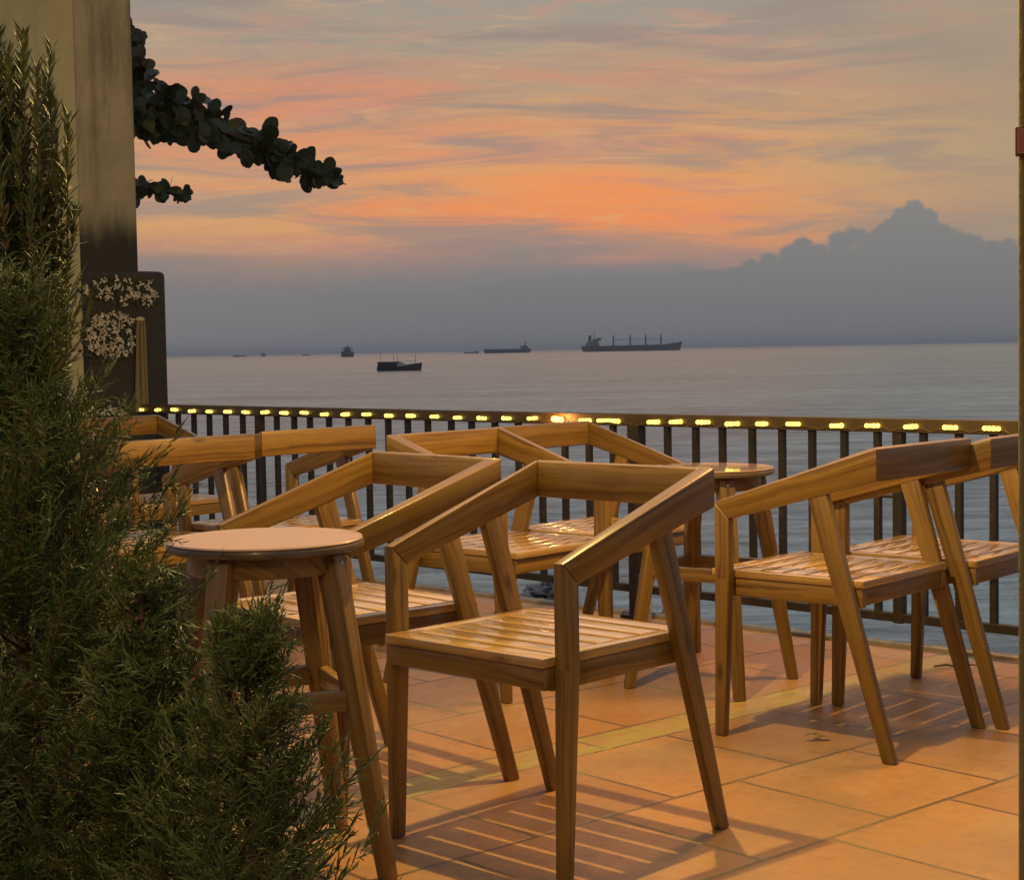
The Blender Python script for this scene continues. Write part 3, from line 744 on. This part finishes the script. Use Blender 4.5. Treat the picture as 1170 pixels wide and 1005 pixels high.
zc = lambda v: CAM_H - (v - 391) * (YC - .02) / FOC
xs0 = 0
def rbox(bm, x0, x1, z0, z1, y0, y1): box(bm, (x0, y0, z0), (x1, y1, z1))
bm = new_bm(); rbox(bm, xs0, xs0 + .2, zc(180.5), zc(148), 0, .018); mesh_obj('frame', bm, REDD, sg, bevel=.002)
bm = new_bm(); rbox(bm, xs0 + .0055, xs0 + .1945, zc(177.5), zc(151), -.003, -.0002); mesh_obj('panel', bm, RED, sg)
bm = new_bm(); a_ = .0055; l_ = .0012
X0_, X1_, Z0_, Z1_ = xs0 + .005, xs0 + .195, zc(177.8), zc(150.7)
rbox(bm, X0_, X1_, Z1_ - l_, Z1_, -.0042, -.0031); rbox(bm, X0_, X1_, Z0_, Z0_ + l_, -.0042, -.0031)
rbox(bm, X0_, X0_ + l_, Z0_ + l_, Z1_ - l_, -.0042, -.0031); rbox(bm, X1_ - l_, X1_, Z0_ + l_, Z1_ - l_, -.0042, -.0031)
mesh_obj('border_line', bm, LINE, sg)

# ------------------------------------------------------------ tree with round leaves behind the pillar
LEAF, nt, b = material('broad_tree_leaf'); g = nt.node('ShaderNodeTexCoord'); n = nt.noise(g.outputs['Object'], 3, 3)
nt.put(b.inputs['Base Color'], nt.mix(n, (.020, .028, .014, 1), (.042, .055, .028, 1))); b.inputs['Roughness'].default_value = .5
BARK, nt, b = material('tree_bark'); g = nt.node('ShaderNodeTexCoord'); n = nt.noise(nt.mapping(g.outputs['Object'], (9, 9, 2)), 1, 5, .7)
nt.put(b.inputs['Base Color'], nt.mix(n, (.05, .035, .022, 1), (.11, .085, .06, 1))); nt.put(b.inputs['Normal'], nt.bump(n, .7, .02)); b.inputs['Roughness'].default_value = .9
YT = 13.5
def TP(u, v, dy=0):
    d = ray(u, v); d = d * (YT / d.y); return Vector((d.x, YT + dy, CAM_H + d.z))
tree = empty('broadleaf_tree', (-4.6, YT, SEA_Z)); tag(tree, 'tree with big rounded leaves reaching out from behind the pillar against the sunset', 'tree')
off = Vector((-4.6, YT, SEA_Z))
branches = [
    ([TP(100, 100), TP(155, 112), TP(200, 129), TP(250, 145, .1), TP(300, 165, .15), TP(340, 186, .2), TP(362, 196, .2), TP(386, 206, .2)], [60, 54, 40, 32, 27, 20, 16, 13], 135),
    ([TP(100, 214), TP(155, 216), TP(190, 218, -.1), TP(222, 222, -.1)], [24, 20, 16, 8], 30),
    ([TP(100, 60), TP(140, 44), TP(164, 40)], [16, 14, 12], 9),
]
bm = new_bm()
polytube(bm, [Vector((-4.6, YT, SEA_Z - .3)) - off, Vector((-4.55, YT, -1)) - off, Vector((-4.7, YT, 1.2)) - off, TP(-60, 150) - off, TP(-80, 0) - off, TP(-40, -160) - off], [.24, .19, .16, .13, .1, .05], 12)
polytube(bm, [TP(376, 203, .2) - off, TP(385, 206, .2) - off, TP(393, 208, .2) - off], [.012, .009, .004], 5)
for pts, _, _n in branches:
    n_ = len(pts); polytube(bm, [p - off for p in [TP(-66, 165)] + pts], [.06] + [.05 - .042 * i / (n_ - 1) for i in range(n_)], 6)
mesh_obj('trunk', bm, BARK, tree, smooth='all')
LV, LF = [], []
rr = random.Random(11)
def leaf(V, F, c, d, nrm, L, Wd, curl=.15):
    d = d.normalized(); t = d.cross(nrm)
    if t.length < 1e-3: t = d.orthogonal()
    t.normalize(); n = t.cross(d); b0 = len(V)
    prof = [(0, .10), (.18, .46), (.42, .86), (.66, 1.0), (.84, .84), (.96, .42), (1.0, .08)]
    for q, h in prof:
        p = c + d * L * q - n * curl * L * q * q
        V.extend([tuple(p - t * Wd * h / 2 + n * .03 * L), tuple(p), tuple(p + t * Wd * h / 2 + n * .03 * L)])
    for i in range(len(prof) - 1):
        for j in range(2): q0 = b0 + i * 3 + j; F.append((q0, q0 + 1, q0 + 4, q0 + 3))
def along(pts, q):
    q *= len(pts) - 1; i = min(int(q), len(pts) - 2); return pts[i].lerp(pts[i + 1], q - i)
PXM = YT / FOC
for pts, th_, count in branches:
    lens = [(b_ - a_).length for a_, b_ in zip(pts, pts[1:])]
    for k in range(count):
        # more leaves where the branch is thick
        for _ in range(40):
            q = rr.random(); qi = q * (len(pts) - 1); i = min(int(qi), len(pts) - 2); tq = th_[i] + (th_[i + 1] - th_[i]) * (qi - i)
            if rr.random() < (tq / th_[0]) ** 1.3 + .03: break
        c = along(pts, q * .985) - off; th = max(tq - 13, 1) * PXM
        a = rr.uniform(0, 2 * PI); rad = th * math.sqrt(rr.uniform(.02, 1))
        c = c + Vector((rr.uniform(-.04, .04), math.sin(a) * rad * 1.2, math.cos(a) * rad))
        ax = (along(pts, min(q + .1, 1)) - along(pts, max(q - .1, 0))).normalized()
        nl = rr.randint(4, 8) if count > 30 else rr.randint(3, 6)
        big = 1.0 if count > 30 else .68
        tw = (ax + Vector((rr.gauss(0, .5), rr.gauss(0, .6), rr.gauss(0, .6)))).normalized()
        for j in range(nl):
            d = tw * rr.uniform(.1, .9) + Vector((rr.gauss(0, .8), rr.gauss(0, .55), rr.gauss(0, .8)))
            L = rr.triangular(.07, .23, .14) * big * (.85 if q > .75 else 1)
            leaf(LV, LF, c + tw * rr.uniform(-.03, .03), d, Vector((rr.gauss(0, .75), -1 + rr.gauss(0, .5), rr.gauss(0, .6))), L, L * rr.uniform(.5, .74), rr.uniform(.05, .4))
# upper crown, out of frame behind the pillar
for k in range(900):
    c = Vector((rr.gauss(0, .8), rr.gauss(0, .7), rr.gauss(0, .55))) + TP(-260, -120) - off
    leaf(LV, LF, c, Vector((rr.gauss(0, 1), rr.gauss(0, 1), rr.gauss(0, 1))), Vector((0, -1, .3)), rr.uniform(.12, .22), rr.uniform(.07, .13))
fan_mesh('crown', [tuple(v) for v in LV], LF, LEAF, tree, True)

# ------------------------------------------------------------ shrubs in the left foreground
def greens(name, c1, c2, c3):
    mt, nt, b = material(name); g = nt.node('ShaderNodeTexCoord'); n = nt.noise(g.outputs['Object'], 9, 3); n2 = nt.noise(g.outputs['Object'], 90, 2)
    c = nt.mix(nt.smooth(n, .3, .7), c1, c2); c = nt.mix(nt.m('MULTIPLY', nt.smooth(n2, .58, .7), .6), c, c3)
    nt.put(b.inputs['Base Color'], c); b.inputs['Roughness'].default_value = .6; return mt
JUN = greens('juniper_scale_leaf', (.045, .075, .013, 1), (.078, .11, .020, 1), (.14, .115, .032, 1))
POD = greens('narrow_shrub_leaf', (.055, .085, .028, 1), (.10, .125, .04, 1), (.22, .09, .05, 1))
STEM, nt, b = material('shrub_stem'); b.inputs['Base Color'].default_value = (.09, .055, .03, 1); b.inputs['Roughness'].default_value = .9
def needle(V, F, p, d, L, r, side):
    """thin four-sided twig, thickest a third of the way out"""
    d = d.normalized(); t = d.cross(side)
    if t.length < 1e-3: t = d.orthogonal()
    t.normalize(); s = d.cross(t); b0 = len(V)
    a = p; m_ = p + d * L * .4; e = p + d * L
    for k in range(3):
        an = 2 * PI * k / 3; o_ = t * math.cos(an) + s * math.sin(an)
        V.append(tuple(a + o_ * r * .6)); V.append(tuple(m_ + o_ * r))
    V.append(tuple(e))
    for k in range(3):
        k2 = (k + 1) % 3
        F.append((b0 + 2 * k, b0 + 2 * k2, b0 + 2 * k2 + 1, b0 + 2 * k + 1)); F.append((b0 + 2 * k + 1, b0 + 2 * k2 + 1, b0 + 6))
def juniper(x, y, z0, z1, radf, nbr, seed, label, lean=(0, 0)):
    rr = random.Random(seed); root = empty('juniper_shrub', (x, y, z0)); tag(root, label, 'shrub')
    V, F = [], []; bm = new_bm(); H = z1 - z0
    polytube(bm, [Vector((lean[0] * q, lean[1] * q, H * q * .93)) for q in (0, .3, .6, 1)], [.014, .011, .007, .002], 6)
    for i in range(nbr):
        q = rr.uniform(0, 1) ** .85; a = rr.uniform(0, 2 * PI); rad = radf(q) * rr.uniform(.45, 1.2)
        hz = H * q * .93; o_ = Vector((lean[0] * q, lean[1] * q, hz - rad * .55))
        out = Vector((math.cos(a), math.sin(a), 0)); upk = rr.uniform(.35, .9) + .5 * q
        L = max(rad, .03) * rr.uniform(.9, 1.15)
        pts = []
        for k in range(6):
            f = k / 5; pts.append(o_ + out * L * f + Vector((0, 0, L * upk * f ** 1.4)) + Vector((rr.gauss(0, .004), rr.gauss(0, .004), rr.gauss(0, .004))))
        if i % 3 == 0: polytube(bm, pts, [.0028, .0024, .002, .0016, .0012, .0008], 4)
        sn = (out.cross(Vector((0, 0, 1))) + Vector((rr.gauss(0, .5), rr.gauss(0, .5), rr.gauss(0, .5)))).normalized()
        nsub = int(9 + L * 115)
        for j in range(nsub):
            f = .22 + .78 * (j + rr.random()) / nsub; p = along(pts, min(f, .999)); ax = (pts[-1] - pts[-2]).normalized()
            sd = 1 if j % 2 else -1
            d = (ax + sn * sd * rr.uniform(.45, .95) + Vector((rr.gauss(0, .25), rr.gauss(0, .25), rr.gauss(0, .25)))).normalized()
            ls = rr.uniform(.022, .05) * (1.15 - .5 * f)
            needle(V, F, p, d, ls, .0010, sn)
            nt_ = 5
            sn2 = d.cross(sn).normalized()
            pl = (sn if abs(d.dot(sn)) < .7 else sn2)
            w = d.cross(sn2).normalized()
            for t in range(nt_):
                ft = .18 + .72 * t / (nt_ - 1); s2 = 1 if t % 2 else -1
                needle(V, F, p + d * ls * ft, d * 1.0 + w * s2 * .62 + Vector((rr.gauss(0, .16), rr.gauss(0, .16), rr.gauss(0, .16))), rr.uniform(.008, .015), .00092, sn2)
        needle(V, F, pts[-1], (pts[-1] - pts[-2]), .03, .0013, sn)
    fan_mesh('foliage', V, F, JUN, root); mesh_obj('stem', bm, STEM, root)
    return root
def prof(pts):
    def f(q):
        for (a, ra), (b_, rb) in zip(pts, pts[1:]):
            if q <= b_: return ra + (rb - ra) * (q - a) / (b_ - a)
        return pts[-1][1]
    return f
juniper(-.60, 1.98, .12, 1.20, prof([(0, .24), (.3, .285), (.55, .205), (.72, .165), (.80, .13), (.87, .085), (1, .05)]), 640, 21, 'large feathery juniper filling the lower left corner of the photo')
juniper(-.29, 1.75, .12, .80, prof([(0, .14), (.35, .155), (.6, .118), (.85, .055), (1, .012)]), 300, 22, 'smaller feathery juniper with a pointed tip, overlapping the legs of the pale round table')
juniper(-.425, 1.86, .12, .84, prof([(0, .15), (.4, .15), (.7, .09), (.88, .045), (1, .012)]), 230, 23, 'middle feathery juniper squeezed between the large juniper and the small pointed one')
def upright_shrub(x, y, z0, z1, r0, nst, seed, label):
    rr = random.Random(seed); root = empty('upright_shrub', (x, y, z0)); tag(root, label, 'shrub'); V, F = [], []; bm = new_bm(); H = z1 - z0
    for i in range(nst):
        a = rr.uniform(0, 2 * PI); rd = r0 * math.sqrt(rr.random()); hh = H * rr.uniform(.80, 1.0)
        b0_ = Vector((rd * .4 * math.cos(a), rd * .4 * math.sin(a), 0)); t0 = Vector((rd * math.cos(a), rd * math.sin(a), hh))
        pts = [b0_.lerp(t0, k / 6) + Vector((rr.gauss(0, .006), rr.gauss(0, .006), 0)) for k in range(7)]
        polytube(bm, pts, [.004, .0036, .003, .0026, .002, .0015, .001], 4)
        n_ = int(hh * 330)
        for j in range(n_):
            f = (j + rr.random()) / n_; p = along(pts, min(f, .999)); aa = j * 2.4 + rr.gauss(0, .4)
            d = Vector((math.cos(aa), math.sin(aa), rr.uniform(.25, 1.5) + (1.2 if f > .93 else 0)))
            leafL = rr.uniform(.022, .042); dn = d.normalized(); t = dn.cross(Vector((0, 0, 1))).normalized(); n3 = t.cross(dn)
            w = rr.uniform(.0022, .0042); b0 = len(V)
            V.extend([tuple(p), tuple(p + dn * leafL * .45 + t * w), tuple(p + dn * leafL * .45 + n3 * w * .5), tuple(p + dn * leafL * .45 - t * w), tuple(p + dn * leafL - Vector((0, 0, .004)))])
            F.extend([(b0, b0 + 1, b0 + 2), (b0, b0 + 2, b0 + 3), (b0 + 1, b0 + 4, b0 + 2), (b0 + 2, b0 + 4, b0 + 3)])
    fan_mesh('foliage', V, F, POD, root); mesh_obj('stem', bm, STEM, root); return root
upright_shrub(-.745, 2.45, .15, 1.56, .095, 90, 31, 'tall narrow shrub with spiky leaves in front of the yellow side of the pillar')
upright_shrub(-.90, 2.6, .15, 1.57, .085, 70, 32, 'tall narrow spiky shrub cut by the left edge of the photo')
# planter that holds the shrubs (its rim lies below the picture)
bm = new_bm(); box(bm, (-1.3, 1.35, .0), (-.12, 2.72, .12))
PLN = plaster('planter_concrete', (.24, .19, .14, 1), (.29, .24, .18, 1), (.1, .08, .06, 1))
pl = empty('planter', (0, 0, 0)); tag(pl, 'long low concrete planter box under the shrubs', 'planter')
mesh_obj('box', bm, PLN, pl, bevel=.01)
SOIL, nt, b = material('soil'); b.inputs['Base Color'].default_value = (.03, .02, .014, 1); b.inputs['Roughness'].default_value = 1
bm = new_bm(); box(bm, (-1.26, 1.39, .12), (-.16, 2.68, .135)); mesh_obj('soil', bm, SOIL, pl)

# ------------------------------------------------------------ ships
def hullm(name, c):
    mt, nt, b = material(name); g = nt.node('ShaderNodeTexCoord'); n = nt.noise(g.outputs['Object'], .3, 4, .6)
    nt.put(b.inputs['Base Color'], nt.mix(nt.smooth(n, .4, .7), (*c, 1), (c[0] * 1.6, c[1] * 1.3, c[2] * 1.2, 1))); b.inputs['Roughness'].default_value = .7; return mt
HULL = hullm('ship_hull_paint', (.085, .088, .098)); SUPER = hullm('superstructure_paint', (.16, .165, .175)); BOATH = hullm('boat_hull_paint', (.05, .048, .05)); BOATW = hullm('boat_white_paint', (.5, .48, .45))
def hull(bm, L, Bm, prof_top, z0=-1.5, bow=1, rake=.02, stern=.02, n=40):
    """prof_top(q): deck height along the hull, q from stern 0 to bow 1"""
    rings = []
    for i in range(n + 1):
        q = i / n; x = (q - .5) * L
        w = Bm / 2 * min(1, (1 - q) / .16 + .03) ** .6 * min(1, .55 + q / .1 * .45)
        zt = prof_top(q)
        xr = x + (rake * L if q > .93 else 0) * (q - .93) / .07 - (stern * L if q < .05 else 0) * (.05 - q) / .05
        rings.append([(x, -w * .72, z0), (xr, -w, zt), (xr, w, zt), (x, w * .72, z0)])
    vv = [[bm.verts.new(p) for p in r] for r in rings]
    for a, b_ in zip(vv, vv[1:]):
        for k in range(4): bm.faces.new((a[k], b_[k], b_[(k + 1) % 4], a[(k + 1) % 4]))
    bm.faces.new(vv[0]); bm.faces.new(vv[-1][::-1])
def bb(bm, x0, x1, w, z0, z1): box(bm, (x0, -w / 2, z0), (x1, w / 2, z1))
def place(u, dist):
    return (px(u, dist), dist, SEA_Z)
# bulk carrier
D = 3300; k = D / FOC
sh = empty('bulk_carrier', place(723, D)); sh.rotation_euler = (0, 0, R(0)); tag(sh, 'largest dark cargo ship on the horizon with four deck cranes', 'ship')
L = 110 * k
bm = new_bm(); hull(bm, L, 26, lambda q: (6.6 * k if q < .14 else 6.3 * k + (q - .14) * .8 * k + max(0, (q - .86) / .14) * 3.0 * k), rake=.03, stern=.02); mesh_obj('hull', bm, HULL, sh)
bm = new_bm()
bb(bm, -L * .475, -L * .335, 22, 6.4 * k, 9.6 * k); bb(bm, -L * .455, -L * .345, 20, 9.6 * k, 12.2 * k); bb(bm, -L * .40, -L * .318, 24, 12.2 * k, 14.4 * k); bb(bm, -L * .36, -L * .31, 15, 14.4 * k, 15.6 * k)
mesh_obj('superstructure', bm, SUPER, sh)
bm = new_bm(); bb(bm, -L * .445, -L * .415, 7, 12.2 * k, 18.6 * k); mesh_obj('funnel', bm, HULL, sh, bevel=1)
bm = new_bm(); tube(bm, (-L * .385, 0, 14 * k), (-L * .385, 0, 22.6 * k), 1.0, .4); tube(bm, (-L * .385, -5, 19 * k), (-L * .385, 5, 19 * k), .6); mesh_obj('mast', bm, SUPER, sh)
for uq in (702.5, 721.7, 739.3, 756.8):
    x_ = (uq - 723) * k; bm = new_bm(); tube(bm, (x_, 0, 6 * k), (x_, 0, 15.5 * k), 1.7, 1.5); tube(bm, (x_, 0, 15.5 * k), (x_, 0, 18.6 * k), 1.9, .8); mesh_obj('crane', bm, HULL, sh)
for a_, b_ in ((702.5, 721.7), (721.7, 739.3), (739.3, 756.8)):
    bm = new_bm(); tube(bm, ((a_ - 723) * k, 0, 13.4 * k), ((b_ - 723) * k, 0, 13.0 * k), .55, .35); mesh_obj('crane_jib', bm, HULL, sh)
bm = new_bm(); tube(bm, (L * .43, 0, 8 * k), (L * .43, 0, 13.5 * k), .7, .3); mesh_obj('foremast', bm, SUPER, sh)
# tanker
D = 3500; k = D / FOC; L = 52 * k
sh = empty('tanker', place(581.5, D)); tag(sh, 'low dark cargo ship left of the largest one, with its bridge at the right end', 'ship')
bm = new_bm(); hull(bm, L, 16, lambda q: 4.6 * k + max(0, (.1 - q) / .1) * .4 * k); o = mesh_obj('hull', bm, HULL, sh); o.rotation_euler = (0, 0, PI)
bm = new_bm(); bb(bm, L * .29, L * .38, 12, 4.6 * k, 8.4 * k); bb(bm, L * .37, L * .46, 12, 4.6 * k, 7.6 * k); mesh_obj('superstructure', bm, SUPER, sh)
bm = new_bm(); tube(bm, (L * .395, 0, 5 * k), (L * .395, 0, 12 * k), 2.2, 1.0); mesh_obj('funnel', bm, HULL, sh)
bm = new_bm(); tube(bm, (-L * .45, 0, 4 * k), (-L * .45, 0, 7.5 * k), .5, .3); mesh_obj('mast', bm, HULL, sh)
# far low barge
D = 3900; k = D / FOC; L = 17 * k
bm = new_bm(); hull(bm, L, 9, lambda q: 1.7 * k + (1.0 * k if .78 < q < .93 else 0))
o = mesh_obj('barge', bm, SUPER, loc=place(540.5, D)); tag(o, 'tiny low barge on the horizon just left of the tanker', 'boat')
# small tug-like trawler seen end on
D = 2300; k = D / FOC
sh = empty('trawler', place(399, D)); tag(sh, 'small square trawler silhouette alone on the horizon at left', 'boat')
bm = new_bm(); hull(bm, 14 * k, 8, lambda q: 5.5 * k if q > .15 else 6.5 * k, rake=.03); mesh_obj('hull', bm, HULL, sh)
bm = new_bm(); bb(bm, -4 * k, 4 * k, 6, 5 * k, 8.6 * k); bb(bm, -6 * k, 6 * k, 7, 9.6 * k, 10.3 * k); bb(bm, -2.2 * k, 2.2 * k, 5, 8.6 * k, 11.6 * k); mesh_obj('cabin', bm, HULL, sh)
bm = new_bm()
for x_, h_ in ((-6, 11), (-3, 12), (0, 14.5), (3, 12.5), (6, 11.5)): tube(bm, (x_ * k, 0, 5 * k), (x_ * k * .95, 0, h_ * k), .4, .22)
mesh_obj('masts', bm, HULL, sh)
# wooden fishing boat
D = 455; k = D / FOC; L = 50 * k
sh = empty('fishing_boat', place(457.5, D)); tag(sh, 'dark wooden fishing boat with a long cabin and white foredeck, nearest vessel on the water', 'boat')
bm = new_bm(); hull(bm, L, 3.6, lambda q: (5.6 - .8 * math.sin(min(q / .7, 1) * PI) * .6 + max(0, (q - .55) / .45) ** 1.6 * 3.6) * k, z0=-.5, rake=.03, stern=.0); mesh_obj('hull', bm, BOATH, sh)
bm = new_bm(); bb(bm, -L * .48, -L * .03, 2.8, 4.5 * k, 9.6 * k); bb(bm, -L * .495, L * .02, 3.2, 9.6 * k, 10.5 * k); bb(bm, L * .01, L * .06, 2.2, 9.0 * k, 9.6 * k); mesh_obj('cabin', bm, BOATH, sh)
bm = new_bm(); hexa(bm, [(-L * .03, -1.3, 5 * k), (-L * .03, 1.3, 5 * k), (-L * .03, 1.3, 9.2 * k), (-L * .03, -1.3, 9.2 * k)], [(L * .12, -1.2, 5 * k), (L * .12, 1.2, 5 * k), (L * .12, 1.2, 9.0 * k), (L * .12, -1.2, 9.0 * k)])
hexa(bm, [(L * .12, -1.1, 5 * k), (L * .12, 1.1, 5 * k), (L * .12, 1.1, 7.2 * k), (L * .12, -1.1, 7.2 * k)], [(L * .40, -.4, 7 * k), (L * .40, .4, 7 * k), (L * .40, .4, 8.7 * k), (L * .40, -.4, 8.7 * k)])
mesh_obj('foredeck', bm, BOATW, sh)
bm = new_bm()
for x_, h_ in ((-.42, 19), (-.12, 20), (-.03, 18), (.38, 19)): tube(bm, (x_ * L, 0, 5 * k), (x_ * L, 0, h_ * k), .07, .04)
tube(bm, (-L * .03, 0, 10.5 * k), (L * .38, 0, 10.8 * k), .04); mesh_obj('masts', bm, BOATH, sh)
# specks far left
for u, w, h, lab in ((276, 15, 1.8, 'faint low hull on the horizon near the pillar, leftmost of the distant specks'), (303, 5, 4, 'tiny upright vessel speck on the far left horizon'), (352, 9, 1.6, 'faint low hull speck on the horizon left of the square trawler')):
    D = 5200; k = D / FOC; bm = new_bm(); hull(bm, w * k, 10, lambda q: h * k * (1 if q < .7 else .7))
    o = mesh_obj('distant_vessel', bm, SUPER, loc=place(u, D)); tag(o, lab, 'ship', 'far vessels on the left horizon')

# ------------------------------------------------------------ litter
DRY, nt, b = material('dry_leaf'); b.inputs['Base Color'].default_value = (.13, .075, .03, 1); b.inputs['Roughness'].default_value = .8
V, F = [], []
rr = random.Random(5)
for k_ in range(3): leaf(V, F, Vector((rr.uniform(-.01, .01), rr.uniform(-.01, .01), .008 + .004 * k_)), Vector((math.cos(k_ * 1.3 + .4), math.sin(k_ * 1.3 + .4), .15)), Vector((.1, 0, 1)), .036, .02, .35)
o = fan_mesh('dry_leaf', V, F, DRY); o.location = (.80, 4.33, .004); tag(o, 'curled dry leaf lying on a tile beside the right-hand chair', 'leaf')
bm = new_bm(); polytube(bm, [(0, 0, .004), (.04, .012, .008), (.075, -.004, .007), (.11, .014, .012), (.15, .03, .005)], [.003, .004, .004, .003, .002], 5)
o = mesh_obj('dry_twig', bm, DRY, loc=(1.36, 5.30, .002)); tag(o, 'thin dry twig lying near the terrace edge at right', 'twig')
o.rotation_euler = (0, 0, -.3)

# ------------------------------------------------------------ sea haze
bm = new_bm(); box(bm, (-95000, -300, -6.0), (95000, 72000, 60.0))
HZ = bpy.data.materials.new('haze_air'); HZ.use_nodes = True; hn = NT(HZ.node_tree); hn.n.clear()
pv = hn.node('ShaderNodeVolumePrincipled'); pv.inputs['Color'].default_value = (.86, .87, .90, 1); pv.inputs['Density'].default_value = .00009; pv.inputs['Anisotropy'].default_value = 0
ho = hn.node('ShaderNodeOutputMaterial'); hn.l.new(pv.outputs[0], ho.inputs['Volume'])
tag(mesh_obj('haze', bm, HZ), kind='stuff')
